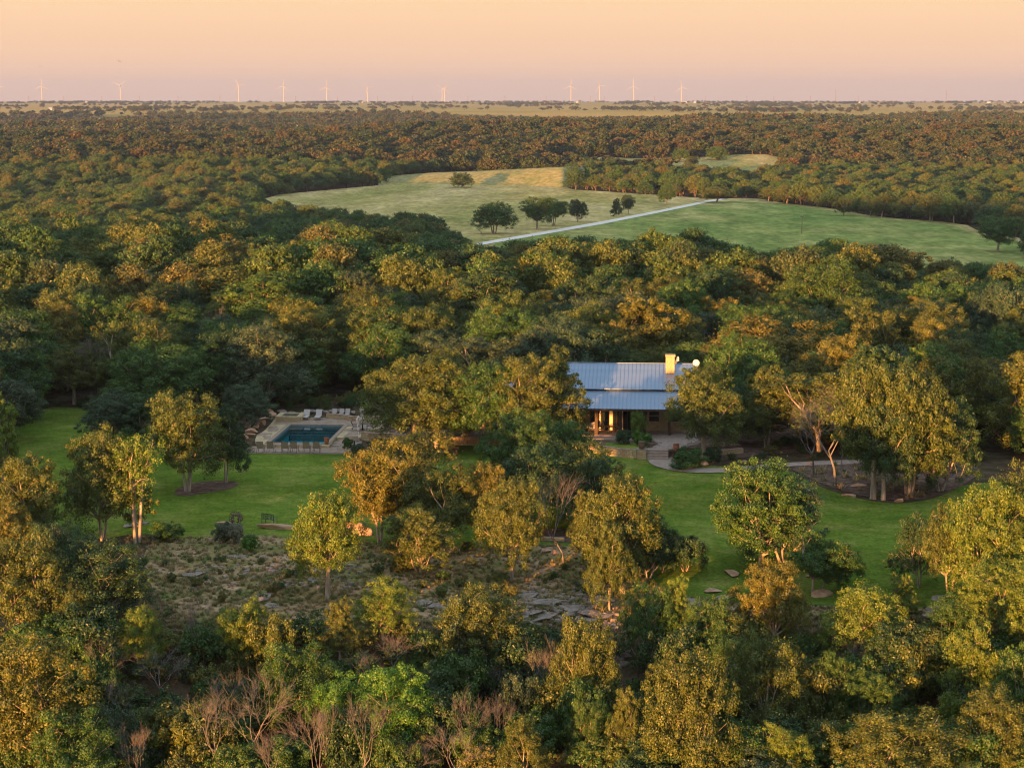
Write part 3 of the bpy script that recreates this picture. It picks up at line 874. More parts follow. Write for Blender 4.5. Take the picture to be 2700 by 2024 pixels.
# lie just inside the wall so the two do not share faces
def inset(poly, d):
    c = Vector((sum(p[0] for p in poly) / len(poly), sum(p[1] for p in poly) / len(poly), 0))
    return [Vector((p[0], p[1], 0)) + (c - Vector((p[0], p[1], 0))).normalized() * d for p in poly]
ter = prism(MB(), [(p.x, p.y) for p in inset(TERR, 0.12)], -0.4, TER_Z - 0.04).build('terrace', M['mulch'])
ter['kind'] = 'structure'
WALKUP = Sxy([(1708, 1186), (1762, 1186), (1800, 1180), (1850, 1165), (1830, 1150), (1700, 1146), (1560, 1146), (1540, 1158), (1640, 1160), (1722, 1161), (1735, 1168)], TER_Z)
wk = prism(MB(), WALKUP, TER_Z - 0.2, TER_Z - 0.02).build('entry_walk', M['flag_joint']); wk['kind'] = 'structure'
pave(wk, WALKUP, [], TER_Z - 0.005, 0.75, 0.7, WFLAGS, 6)
strip = Sxy([(1592, 1171), (1602, 1174.5), (1640, 1180), (1674, 1183), (1700, 1179), (1712, 1172), (1660, 1167), (1598, 1167)], TER_Z)
gs = prism(MB(), strip, TER_Z - 0.2, TER_Z + 0.0).build('grass_strip', M['grass_lawn']); gs['kind'] = 'structure'

def steps():
    a = S(1706, 1213, 0.0); b = S(1762, 1213, 0.0)
    root = empty('stone_steps', (a.x, a.y, 0), EST)
    w = (b - a).length
    for k in range(4):
        MB().box(0, w, k * 0.42, k * 0.42 + 0.46 + (0.8 if k == 3 else 0), 0.0 if k == 0 else 0.2 * k - 0.02, 0.2 * (k + 1) - 0.012).build('step', M['walk_stone'], root)
        for i in range(4):
            put(random.choice(WFLAGS), 'tread_stone', root, (w * (i + .5) / 4, k * 0.42 + 0.2, 0.2 * (k + 1) + 0.005), (w / 4 - .015, .43, .05), 0)
    tag(root, 'four broad stone steps from the walk up to the house', 'steps', kind='thing')
steps()
def pier(sx, sy, label):
    p = S(sx, sy, 0.0)
    root = empty('stone_pier', p, EST)
    MB().box(-.44, .44, -.40, .40, -.2, .95).build('core', M['mortar'], root)
    g = random.Random(12)
    for r in range(4):
        xs = [-.46, g.uniform(-.2, .2), .46]
        for i in range(2):
            put(g.choice(BLOCKS), 'stone', root, ((xs[i] + xs[i + 1]) / 2, -.405, .12 + r * .235), (xs[i + 1] - xs[i] - .02, .08, .215), 0)
        put(g.choice(BLOCKS), 'stone', root, (.445, -.2, .12 + r * .235), (.08, .38, .215), 0)
        put(g.choice(BLOCKS), 'stone', root, (.445, .2, .12 + r * .235), (.08, .38, .215), 0)
    MB().box(-.52, .52, -.48, .48, .952, 1.04).build('cap_stone', M['rock_grey'], root)
    tag(root, label, 'pier')
    return p
pp = pier(1692, 1210, 'square limestone pier beside the steps carrying the brown urn')
pot((pp.x, pp.y - .05, 1.045), 'tall brown urn on the stone pier', 'clay_brown', .72, .36)
pot(S(1783, 1188, TER_Z), 'terracotta urn under the copper-leaved oak by the steps', 'terracotta', .70, .32)
stone_wall('edging_wall', [S(a, b, 0.0) for a, b in [(1858, 1204), (1900, 1200), (1960, 1195)]], 0.0, 0.45, 0.35, 'low stone edging right of the copper-leaved oak', seed=5)
stone_wall('garden_wall', [S(a, b, DECK_Z) for a, b in [(860, 1102), (900, 1104), (925, 1109), (960, 1110), (1010, 1109)]], DECK_Z, DECK_Z + 0.42, 0.4, 'low curved stone wall behind the pale armchairs', seed=6)

# ---- the house
def house():
    H0 = Vector((11.7, 211.3, TER_Z + 0.05))
    root = empty('ranch_house', H0, EST)
    U0, U1 = -10.7, 7.7
    mb = MB
    # roof ------------------------------------------------------------
    def slope_mesh(name, w, y0, z0, y1, z1):
        m = MB()
        L_ = math.hypot(y1 - y0, z1 - z0); ny, nz = -(z1 - z0) / L_, (y1 - y0) / L_
        def q(x, t, h): return (x, y0 + (y1 - y0) * t + ny * h, z0 + (z1 - z0) * t + nz * h)
        m.add([q(x, t, h) for h in (-.03, 0) for x, t in ((0, 0), (w, 0), (w, 1), (0, 1))], [(3, 2, 1, 0), (4, 5, 6, 7), (0, 1, 5, 4), (1, 2, 6, 5), (2, 3, 7, 6), (3, 0, 4, 7)])
        a, b = w - .038, w - .002
        m.add([q(x, t, h) for h in (-.005, .05) for x, t in ((a, 0), (b, 0), (b, 1), (a, 1))], [(3, 2, 1, 0), (4, 5, 6, 7), (0, 1, 5, 4), (1, 2, 6, 5), (2, 3, 7, 6), (3, 0, 4, 7)])
        return m.mesh(name, M['roof_metal'])
    n = 45; w = (U1 - U0) / n
    lo = slope_mesh('porch_roof_panel', w - .002, -3.95, 2.88, 0.15, 4.36)
    up = slope_mesh('main_roof_panel', w - .002, -.30, 4.42, 5.25, 6.45)
    for i in range(n):
        for me, nm in ((lo, 'porch_roof_panel'), (up, 'main_roof_panel')):
            o = bpy.data.objects.new(nm, me); C.objects.link(o); o.parent = root; o.location = (U0 + i * w, 0, 0)
    slope = MB(); slope.add([(U0, 5.25, 6.45), (U1, 5.25, 6.45), (U1, 10.8, 4.30), (U0, 10.8, 4.30), (U0, 5.25, 6.41), (U1, 5.25, 6.41), (U1, 10.8, 4.26), (U0, 10.8, 4.26)],
                            [(0, 1, 2, 3), (7, 6, 5, 4), (0, 4, 5, 1), (1, 5, 6, 2), (2, 6, 7, 3), (3, 7, 4, 0)])
    slope.build('rear_roof', M['roof_metal'], root)
    MB().box(U0 - .02, U1 + .02, 5.14, 5.36, 6.44, 6.475).build('ridge_cap', M['roof_metal'], root)
    MB().box(U0 - .01, U1 + .01, -.325, -.302, 4.375, 4.415).build('roof_flashing', M['roof_metal'], root)
    MB().box(U0, U1, -3.99, -3.93, 2.66, 2.845).build('fascia', M['dark_wood'], root)
    MB().box(U0 + .1, U1 - .1, -3.9, -.35, 2.70, 2.74).build('porch_soffit', M['dark_wood'], root)
    # walls -----------------------------------------------------------
    def gable(x0, x1):
        m = MB()
        P_ = [(0, -1.2), (10.4, -1.2), (10.4, 4.30), (5.25, 6.36), (0, 4.30)]
        m.add([(x0, a, b) for a, b in P_] + [(x1, a, b) for a, b in P_], [(4, 3, 2, 1, 0), (5, 6, 7, 8, 9)] + [(i, (i + 1) % 5, 5 + (i + 1) % 5, 5 + i) for i in range(5)])
        m.build('gable_wall', M['stucco'], root)
    gable(U0 + .35, U0 + .6); gable(U1 - .6, U1 - .35)
    MB().box(U0 + .6, U1 - .6, 10.1, 10.38, -1.2, 4.3).build('rear_wall', M['stucco'], root)
    MB().box(U0 + .6, U1 - .6, 0.0, 0.28, 2.35, 4.25).build('front_lintel', M['stucco'], root)
    MB().box(U0 + .6, U1 - .6, 0.0, 0.28, -1.2, 0.0).build('plinth', M['limestone'], root)
    opens = [(-9.2, -8.1, .8), (-7.2, -6.1, .8), (-3.52, -2.62, 0), (-2.42, -1.52, 0), (-1.18, -.36, 0), (-.12, .78, 0), (1.25, 2.10, 0), (2.56, 3.70, .95), (4.6, 5.8, .95)]
    x = U0 + .6
    for a, b, sill in opens + [(U1 - .6, None, None)]:
        if a - x > .02:
            MB().box(x, a, 0.0, 0.28, 0.0, 2.35).build('wall_pier', M['stucco'] if a - x > .4 else M['trim'], root)
        if b is None: break
        if sill: MB().box(a, b, 0.0, 0.28, 0.0, sill).build('sill_wall', M['limestone'], root)
        wn_ = empty('door' if not sill else 'window', (0, 0, 0), 0, root)
        door = (a == 1.25)
        fr = MB(); t = .06
        fr.box(a + .001, a + t, .06, .16, sill + .002, 2.348).box(b - t, b - .001, .06, .16, sill + .002, 2.348).box(a + t, b - t, .061, .159, 2.348 - t, 2.347).box(a + t, b - t, .061, .159, sill + .002, sill + t)
        if sill: fr.box(a + t, b - t, .07, .15, sill + .62, sill + .68)
        else: fr.box((a + b) / 2 - .025, (a + b) / 2 + .025, .07, .15, sill + t, 2.348 - t)
        fr.build('frame', M['dark_wood'] if not sill else M['trim'], wn_)
        MB().box(a + t, b - t, .10, .115, sill + t, 2.348 - t).build('panel' if door else 'pane', M['red_wood'] if door else M['glass'], wn_)
        x = b
    MB().box(U0 + .7, U1 - .7, .32, 6.0, -.02, .0).build('room_floor', M['dark_wood'], root)
    MB().box(U0 + .7, U1 - .7, 6.0, 6.1, 0.0, 2.6).build('inner_wall', M['stucco'], root)
    MB().box(U0 + .61, U1 - .61, .3, 10.05, 2.7, 2.8).build('ceiling', M['stucco'], root)
    for px_ in (-10.2, -7.8, -5.3, -2.8, -.3, 2.2, 4.7, 7.2):
        MB().box(px_ - .15, px_ + .15, -2.75, -2.45, -.05, 2.70).build('porch_post', M['dark_wood'], root)
    MB().box(U0 + .3, U1 - .3, -2.68, -2.52, 2.5, 2.695).build('porch_beam', M['dark_wood'], root)
    pf = MB().box(U0 + .2, U1 - .2, -3.3, -.001, -.35, 0.02).build('porch_floor', M['walk_stone'], root)
    ln = MB().lathe([(.03, 0), (.09, .05), (.09, .28), (.11, .30), (.02, .42)], 8).build('wall_lamp', M['metal_dark'], root, (-4.9, -.12, 1.75))
    ln = MB().lathe([(.03, 0), (.09, .05), (.09, .28), (.11, .30), (.02, .42)], 8).build('wall_lamp', M['metal_dark'], root, (2.33, -.12, 1.75))
    # chimney -----------------------------------------------------------
    ch = empty('chimney', (4.75, 3.05, 0), 0, root)
    MB().box(-.43, .43, 0.02, .95, 2.8, 7.42).build('core', M['mortar'], ch)
    g = random.Random(4)
    for r in range(8):
        z = 5.36 + r * .26
        if r % 2: xs = [-.46, g.uniform(-.15, .15), .46]
        else: xs = [-.46, g.uniform(-.28, -.1), g.uniform(.1, .28), .46]
        for i in range(len(xs) - 1):
            put(g.choice(BLOCKS[:4]), 'stone', ch, ((xs[i] + xs[i + 1]) / 2, .01, z + .13), (xs[i + 1] - xs[i] - .015, .09, .245), 0)
        for sx in (-1, 1):
            for yy in (.27, .72):
                put(g.choice(BLOCKS[:4]), 'stone', ch, (sx * .435, yy, z + .13), (.09, .43, .245), 0)
    MB().box(-.53, .53, -.09, 1.05, 7.46, 7.62).build('cap', M['limestone'], ch)
    MB().box(-.30, .30, .2, .75, 7.622, 7.72).build('flue', M['metal_dark'], ch)
    MB().tube([(-6.6, 5.1, 6.3), (-6.6, 5.1, 7.25)], .055, 8).build('vent_pipe', M['metal_white'], root)
    # left wing -----------------------------------------------------------
    W0, W1 = -21.0, -10.8
    nw = 25; ww_ = (W1 - W0) / nw
    wl_ = slope_mesh('wing_roof_panel', ww_ - .002, .2, 2.70, 5.4, 5.05)
    for i in range(nw):
        o = bpy.data.objects.new('wing_roof_panel', wl_); C.objects.link(o); o.parent = root; o.location = (W0 + i * ww_, 0, 0)
    slope = MB(); slope.add([(W0, 5.4, 5.05), (W1, 5.4, 5.05), (W1, 10.6, 2.7), (W0, 10.6, 2.7), (W0, 5.4, 5.01), (W1, 5.4, 5.01), (W1, 10.6, 2.66), (W0, 10.6, 2.66)],
                            [(0, 1, 2, 3), (7, 6, 5, 4), (0, 4, 5, 1), (1, 5, 6, 2), (2, 6, 7, 3), (3, 7, 4, 0)])
    slope.build('wing_rear_roof', M['roof_metal'], root)
    MB().box(W0, W1, 5.25, 5.55, 5.04, 5.12).build('wing_ridge_cap', M['roof_metal'], root)
    wx = [(-19.5, -18.0), (-16.5, -15.0), (-13.6, -12.2)]
    x = W0 + .3
    for a, b in wx + [(W1, None)]:
        MB().box(x, a, .9, 1.15, -1.2, 2.9).build('wing_wall', M['stucco'], root)
        if b is None: break
        MB().box(a, b, .9, 1.15, -1.2, .75).build('wing_sill_wall', M['stucco'], root)
        MB().box(a, b, .9, 1.15, 2.15, 2.9).build('wing_lintel', M['stucco'], root)
        wn_ = empty('window', (0, 0, 0), 0, root)
        f = MB(); t = .06
        f.box(a + .001, a + t, .95, 1.05, .752, 2.148).box(b - t, b - .001, .95, 1.05, .752, 2.148).box(a + t, b - t, .951, 1.049, 2.09, 2.147).box(a + t, b - t, .951, 1.049, .753, .81).box((a + b) / 2 - .03, (a + b) / 2 + .03, .955, 1.045, .81, 2.09)
        f.build('frame', M['trim'], wn_)
        MB().box(a + t, b - t, .99, 1.005, .81, 2.09).build('pane', M['glass'], wn_)
        x = b
    for xx in (W0 + .3, ):
        m = MB(); P_ = [(.9, -1.2), (10.2, -1.2), (10.2, 2.75), (5.4, 4.95), (.9, 2.9)]
        m.add([(xx, a, b) for a, b in P_] + [(xx + .25, a, b) for a, b in P_], [(4, 3, 2, 1, 0), (5, 6, 7, 8, 9)] + [(i, (i + 1) % 5, 5 + (i + 1) % 5, 5 + i) for i in range(5)])
        m.build('wing_gable', M['stucco'], root)
    MB().box(W0 + .3, W1, 9.9, 10.15, -1.2, 2.7).build('wing_rear_wall', M['stucco'], root)
    tag(root, 'long low ranch house with blue-grey standing-seam metal roof and porch', 'house')
    return root
HOUSE = house()

def dish(uv, label, tilt, rz, s=.33):
    h = HOUSE.matrix_basis
    p = h @ Vector(uv)
    r = empty('satellite_dish', p, EST + rz)
    m = MB(); n = 18
    rings = [(s * k / 4, .35 * s * (k / 4) ** 2) for k in range(1, 5)]
    vs_ = [(0, 0, 0)] + [(a * math.cos(2 * math.pi * j / n), b, a * math.sin(2 * math.pi * j / n)) for a, b in rings for j in range(n)]
    fs_ = [(0, 1 + j, 1 + (j + 1) % n) for j in range(n)] + [(1 + i * n + j, 1 + i * n + (j + 1) % n, 1 + (i + 1) * n + (j + 1) % n, 1 + (i + 1) * n + j) for i in range(3) for j in range(n)]
    m.add([(x, -y - .1, z + .45) for x, y, z in vs_], fs_)
    d = m.build('reflector', M['metal_white'], r)
    MB().tube([(0, 0, -.1), (0, 0, .25), (0, -.07, .45)], .022, 6).build('mast', M['metal_white'], r)
    MB().tube([(0, -.08, .15), (0, -.45, .30)], .014, 5).build('feed_arm', M['metal_white'], r)
    tag(r, label, 'satellite dish')
dish((5.35, 3.3, 6.75), 'small white satellite dish on the right of the chimney', 0, 1.0, .28)
dish((7.55, 4.9, 6.15), 'grey satellite dish at the right end of the roof ridge', 0, -.3, .36)

# porch furniture
hm = Matrix.Translation((11.7, 211.3, TER_Z + 0.05)) @ Matrix.Rotation(EST, 4, 'Z')
sling_chair(hm @ Vector((-3.3, -1.9, .02)), EST + math.pi, 'pale slatted armchair on the porch by the left post', 'porch chairs', 'sling_grey', 1.05)
round_table(hm @ Vector((-1.5, -1.7, .02)), 'dark table on the porch between the two posts', .55)
sling_chair(hm @ Vector((-2.25, -1.7, .02)), EST - 1.5, 'dark metal chair at the porch table, left side', 'porch chairs', 'metal_dark')
sling_chair(hm @ Vector((-.75, -1.7, .02)), EST + 1.5, 'dark metal chair at the porch table, right side', 'porch chairs', 'metal_dark')

# ---- garden pieces on the lawn
def picnic(loc, rz):
    r = empty('picnic_table', loc, rz)
    for k in range(5):
        MB().box(-.9, .9, -.36 + k * .145, -.225 + k * .145, .70, .74).build('top_plank', M['red_wood'], r)
    for sy in (-1, 1):
        b = MB().box(-.9, .9, sy * .72 - .14, sy * .72 + .14, .42, .46).build('bench', M['red_wood'], r)
    for sx in (-.65, .65):
        for sy in (-1, 1):
            MB().tube([(sx, sy * .15, .70), (sx, sy * .72, .0)], .045, 4).build('leg', M['red_wood'], r)
        MB().box(sx - .03, sx + .03, -.80, .80, .36, .418).build('cross_brace', M['red_wood'], r)
    tag(r, 'red wooden picnic table with benches under the oaks', 'picnic table')
picnic(S(1186, 1198, 0.04), EST)
def bench(loc, rz):
    r = empty('garden_bench', loc, rz)
    for k in range(4): MB().box(-.6, .6, -.22 + k * .12, -.12 + k * .12, .42, .45).build('seat_slat', M['green_metal'], r)
    for k in range(9): MB().box(-.58 + k * .14, -.54 + k * .14, .26, .285, .45, .88).build('back_slat', M['green_metal'], r)
    MB().box(-.62, .62, .255, .29, .882, .93).build('back_rail', M['green_metal'], r)
    for sx in (-.6, .6):
        MB().tube([(sx, -.22, 0), (sx, -.22, .64), (sx, .27, .66)], .025, 5).build('arm', M['green_metal'], r)
        MB().tube([(sx, .27, 0), (sx, .27, .90)], .025, 5).build('leg', M['green_metal'], r)
    tag(r, 'dark green metal garden bench standing on the lawn behind the slab', 'bench')
bench(S(711, 1381, 0.04), R(150))
def globe(loc):
    r = empty('log_ball', loc)
    for k in range(3): MB().tube([(.55 * math.cos(a) * math.cos(k * 1.05), .55 * math.cos(a) * math.sin(k * 1.05), .62 + .55 * math.sin(a)) for a in np.linspace(0, 6.28, 20)], .022, 5, False).build('hoop', M['metal_dark'], r)
    g = random.Random(3)
    for k in range(26):
        a = g.uniform(0, 6.28); e = g.uniform(-.8, 1.1); rr = .42
        c = Vector((rr * math.cos(a) * math.cos(e), rr * math.sin(a) * math.cos(e), .60 + rr * math.sin(e)))
        d = Vector((g.gauss(0, 1), g.gauss(0, 1), g.gauss(0, .4))).normalized() * .2
        MB().tube([c - d, c + d], [.06, .055], 6).build('log', M['firewood'], r)
    MB().lathe([(.25, 0), (.22, .06)], 12).build('foot', M['metal_dark'], r)
    tag(r, 'dark round ball of firewood logs in a hoop rack on the lawn', 'log rack')
globe(S(622, 1384, 0.03))

# ---- rocks
def rock_mesh(name, seed, mat, flat=0.6, layered=False):
    bm = bmesh.new()
    bmesh.ops.create_cube(bm, size=1.0)
    bmesh.ops.subdivide_edges(bm, edges=bm.edges[:], cuts=6, use_grid_fill=True)
    g = np.random.default_rng(seed)
    for v in bm.verts: v.co = v.co.lerp(v.co.normalized() * 0.56, 0.42)
    cuts = [(Vector(g.normal(size=3)).normalized(), 0.26 + 0.2 * g.random()) for _ in range(11)]
    for v in bm.verts:
        for n_, d in cuts:
            s = v.co.dot(n_) - d
            if s > 0: v.co -= n_ * s * 0.9
        v.co += v.co.normalized() * 0.03 * float(vnoise(v.co.x * 7 + seed, v.co.y * 7 + v.co.z * 5))
        if layered:
            v.co.z = round(v.co.z * 7) / 7 * 0.7 + v.co.z * 0.3
        v.co.z *= flat
    me = bpy.data.meshes.new(name); bm.to_mesh(me); bm.free()
    me.materials.append(M[mat])
    return me
ROCK_R = [rock_mesh('rock_red%d' % i, 60 + i, 'rock_red', (.55, .7, .45, .8)[i]) for i in range(4)]
ROCK_G = [rock_mesh('rock_grey%d' % i, 70 + i, 'rock_grey', (.4, .55, .3, .45)[i], True) for i in range(4)]
def rock(sx, sy, w, h, d, me, label, rz=0.0, name='boulder', group=None):
    p = on_ground(sx, sy)
    o = put(me, name, None, (p.x, p.y, p.z + h * 0.22), (w, d, h * 1.35), rz)
    o.rotation_euler = (math.sin(sx * 1.7) * .10, math.cos(sy * 2.3) * .10, rz)
    tag(o, label, 'rock', group)
    return o
rock(935, 1410, 2.9, 1.5, 1.6, ROCK_R[1], 'largest red-brown boulder lying on the lawn by the golden oak', .1)
rock(735, 1393, 3.6, .75, 1.5, ROCK_R[0], 'long flat red slab on the lawn in front of the bench', .05)
rock(594, 1385, 1.6, .7, 1.1, ROCK_R[2], 'low red boulder beside the ball of logs', .4)
for sx, sy, w, h, lab in [(1030, 1447, 1.9, .7, 'orange-lit flat rock at the edge of the mulch below the olive oak'), (1188, 1459, 1.1, .75, 'orange-lit boulder left of a smaller one near the lit trunk'), (1203, 1461, .7, .6, 'small orange-lit boulder touching the larger one'),
                          (1438, 1458, .95, .6, 'orange-lit rock below the log-edged bed, left of two'), (1465, 1461, .85, .55, 'orange-lit rock below the log-edged bed, right of two'),
                          (2148, 1482, 1.5, 1.0, 'pointed tan boulder right of the oak with dead branches'), (1930, 1515, 1.6, .5, 'dark flat stone on the lawn near the right ledge'),
                          (2150, 1520, 1.5, .6, 'grey-brown stone under the leaning scrubby oak'), (2165, 1572, 1.7, .7, 'reddish stone at the lawn edge on the right'),
                          (1960, 1220, .9, .45, 'orange-lit stone at the back of the right bed'), (2136, 1225, .9, .5, 'bright orange-lit stone by the small bare tree'), (2205, 1225, .7, .4, 'pale stone by the thin sapling'),
                          (2262, 1283, 1.4, .5, 'pinkish flat stone in the right bed'), (2240, 1308, 1.4, .45, 'tan stone at the front edge of the right bed'), (2368, 1323, .9, .5, 'pinkish stone at the tip of the right bed'),
                          (1857, 1225, .8, .6, 'round tan stone beside the clipped hedge'), (1878, 1562, 1.3, .5, 'pale stone at the right end of the lawn ledge')]:
    rock(sx, sy, w, h, w * .8, ROCK_R[hash(lab) % 1 + (sx % 4)], lab, (sx % 7) * .4)
# rock ledges of the bluff
LG = 'weathered ledges of the bluff'
for i, (sx, sy, w, h, d) in enumerate([(1395, 1575, 1.9, .7, 1.3), (1430, 1592, 2.4, .6, 1.4), (1470, 1590, 1.9, .6, 1.2), (1415, 1618, 1.5, .5, 1.1), (1520, 1604, 2.3, .5, 1.3), (1560, 1620, 2.2, .6, 1.3), (1590, 1588, 1.6, .8, 1.2), (1600, 1625, 1.9, .5, 1.1),
                                       (1440, 1632, 2.6, .45, 1.3), (1500, 1622, 1.4, .5, 1.0), (1545, 1640, 1.5, .6, 1.0), (1830, 1590, 2.2, .7, 1.4), (1860, 1600, 1.8, .7, 1.2), (1800, 1612, 1.6, .5, 1.2), (1910, 1578, 1.7, .5, 1.1), (1780, 1585, 1.3, .4, .9),
                                       (690, 1580, 2.5, .8, 1.7), (665, 1598, 1.2, .4, .9), (725, 1598, 1.5, .4, .9), (520, 1514, 2.6, .3, 1.6), (640, 1470, 1.4, .35, .8), (690, 1474, 1.3, .3, .8), (610, 1468, .9, .3, .6), (840, 1530, 1.7, .35, 1.0), (1120, 1595, 1.6, .6, 1.2), (1145, 1602, 1.2, .5, 1.0),
                                       (2480, 1580, 1.5, .6, 1.1), (2470, 1610, 1.7, .6, 1.2), (2450, 1622, 1.0, .5, .9), (2490, 1600, 1.1, .5, .9), (2640, 1700, 1.8, .6, 1.3), (350, 1390, 1.6, .5, 1.1), (380, 1382, 1.2, .5, .9), (1690, 1545, 1.1, .3, .8), (1740, 1560, 1.0, .3, .7)]):
    lab = ('grey layered limestone slab of the broken ledge below the leaning oak' if 1380 < sx < 1620 else 'grey limestone slab of the ledge right of the green saplings' if 1620 < sx < 1930 else
           'pale slab on the rough slope, left of the tall trunk' if sx < 860 else 'grey slab beside the tawny feathery tree' if sx < 1300 else 'pale rubble slab between the yellow-green trees on the right')
    rock(sx, sy, w, h, d, ROCK_G[i % 4], lab, (i * 1.3) % 3.1 * .3, 'ledge_rock', LG)
rk = np.random.default_rng(44)
for nm, (x0, x1, y0, y1), n_, lab in [('rubble', (1380, 1620, 1555, 1660), 240, 'loose grey limestone rubble spilling down below the ledge'), ('scree', (500, 1050, 1490, 1560), 90, 'pale gravel and stone chips on the rough slope'),
                                      ('gully_rubble', (1560, 1660, 1620, 1760), 110, 'brown rubble in the gully below the ledge')]:
    V, Q = [], []
    k = 0
    cube = np.array([[-.5, -.5, -.5], [.5, -.5, -.5], [.5, .5, -.5], [-.5, .5, -.5], [-.4, -.4, .5], [.4, -.4, .5], [.4, .4, .5], [-.4, .4, .5]])
    fq = np.array([[0, 3, 2, 1], [4, 5, 6, 7], [0, 1, 5, 4], [1, 2, 6, 5], [2, 3, 7, 6], [3, 0, 4, 7]])
    for _ in range(n_):
        p = on_ground(rk.uniform(x0, x1), rk.uniform(y0, y1))
        s = rk.uniform(.18, .55); a = rk.uniform(0, 3)
        rot = np.array([[math.cos(a), -math.sin(a), 0], [math.sin(a), math.cos(a), 0], [0, 0, 1]])
        V.append((cube * [s, s * rk.uniform(.6, 1), s * .45] + rk.normal(size=(8, 3)) * s * .08) @ rot.T + [p.x, p.y, p.z + .05]); Q.append(fq + 8 * k); k += 1
    o = link_mesh(nm, np_mesh(nm, np.concatenate(V), np.concatenate(Q)), None, M['rock_grey'])
    tag(o, lab, 'rubble', kind='stuff')
# rockery behind the pool and round the left of the deck
for i, (sx, sy) in enumerate([(805, 1092), (822, 1088), (842, 1086), (858, 1090), (876, 1088), (893, 1087), (910, 1089), (930, 1091), (770, 1092), (716, 1096), (700, 1108), (690, 1120), (676, 1130), (664, 1140), (652, 1150), (645, 1160), (712, 1086), (745, 1088)]):
    p = S(sx, sy, .1)
    o = put(ROCK_R[i % 4] if sx < 720 else ROCK_G[i % 4], 'boulder', None, (p.x, p.y, p.z + .2), (1.1 + .3 * (i % 3), .8, .8), i * .7)
    tag(o, 'brown boulder edging the left side of the pool deck' if sx < 720 else 'tan boulder of the rockery behind the loungers', 'rock', 'rockery stones around the pool')
# low log edging of the bed in the middle clump, catching the sun
lp = [S(a, b, 0.0) for a, b in [(1410, 1424), (1450, 1426), (1487, 1428)]]
stone_wall('bed_edging', lp, 0.0, .32, .25, 'low stone edging glowing orange under the middle clump', course=.16, length=.45, cap=False, seed=9)

# ------------------------------------------------------------------ trees
def leaf_cloud(lobes, n_leaf, size, seed, clump=0.36, droop=0.0, per=48):
    """leaves gathered in clumps over the outside of each lobe; returns vertices, quads, tint"""
    g = np.random.default_rng(seed)
    area = np.array([(l[3] * l[4] + l[4] * l[5] + l[3] * l[5]) for l in lobes])
    share = area / area.sum()
    V, T = [], []
    for l, s in zip(lobes, share):
        c = np.array(l[:3]); r = np.array(l[3:6])
        n = max(8, int(n_leaf * s))
        nc = max(6, int(n / per))
        d = g.normal(size=(nc, 3)); d[:, 2] = d[:, 2] + 0.25
        d /= np.linalg.norm(d, axis=1)[:, None]
        rad = np.where(g.random(nc) < 0.74, 0.78 + 0.30 * g.random(nc), 0.25 + 0.5 * g.random(nc))
        cc = c + d * r * rad[:, None]
        ct = 0.70 + 0.60 * g.random(nc)
        k = g.integers(0, nc, n)
        cr = clump * r.mean() * (0.7 + 0.6 * g.random(nc))
        e = g.normal(size=(n, 3)); e /= np.linalg.norm(e, axis=1)[:, None]
        p = cc[k] + e * (cr[k] * g.random(n) ** 0.45)[:, None] * np.array([1, 1, 0.8])
        p[:, 2] -= droop * g.random(n)
        # stray leaves that break the outline
        st = g.random(n) < 0.05
        p[st] += e[st] * cr[k][st][:, None] * 0.8
        out = e * 0.9 + (p - c) / r * 0.5 + g.normal(size=(n, 3)) * 0.55
        out /= np.linalg.norm(out, axis=1)[:, None] + 1e-9
        a = np.cross(out, g.normal(size=(n, 3))); a /= np.linalg.norm(a, axis=1)[:, None] + 1e-9
        b = np.cross(out, a)
        sz = (size * (0.6 + 0.8 * g.random(n)))[:, None]
        v0 = p - a * sz * 0.62
        v1 = p + b * sz * 0.36 + out * sz * 0.10
        v2 = p + a * sz * 0.62
        v3 = p - b * sz * 0.36 + out * sz * 0.10
        V.append(np.stack([v0, v1, v2, v3], 1).reshape(-1, 3))
        T.append(ct[k] * (0.75 + 0.5 * g.random(n)))
    V = np.concatenate(V); T = np.concatenate(T)
    return V, np.arange(len(V)).reshape(-1, 4), T

def limb(mb, a, b, r0, r1, g, bend=0.12, n=5, seg=5):
    a = Vector(a); b = Vector(b); L = (b - a).length
    off = Vector(g.normal(size=3)) * bend * L
    pts, rad = [], []
    for i in range(n):
        u = i / (n - 1)
        p = a.lerp(b, u) + off * math.sin(math.pi * u) + Vector(g.normal(size=3)) * 0.02 * L * (0 < i < n - 1)
        pts.append(p); rad.append(r0 + (r1 - r0) * u)
    mb.tube(pts, rad, seg, caps=False)
    return pts

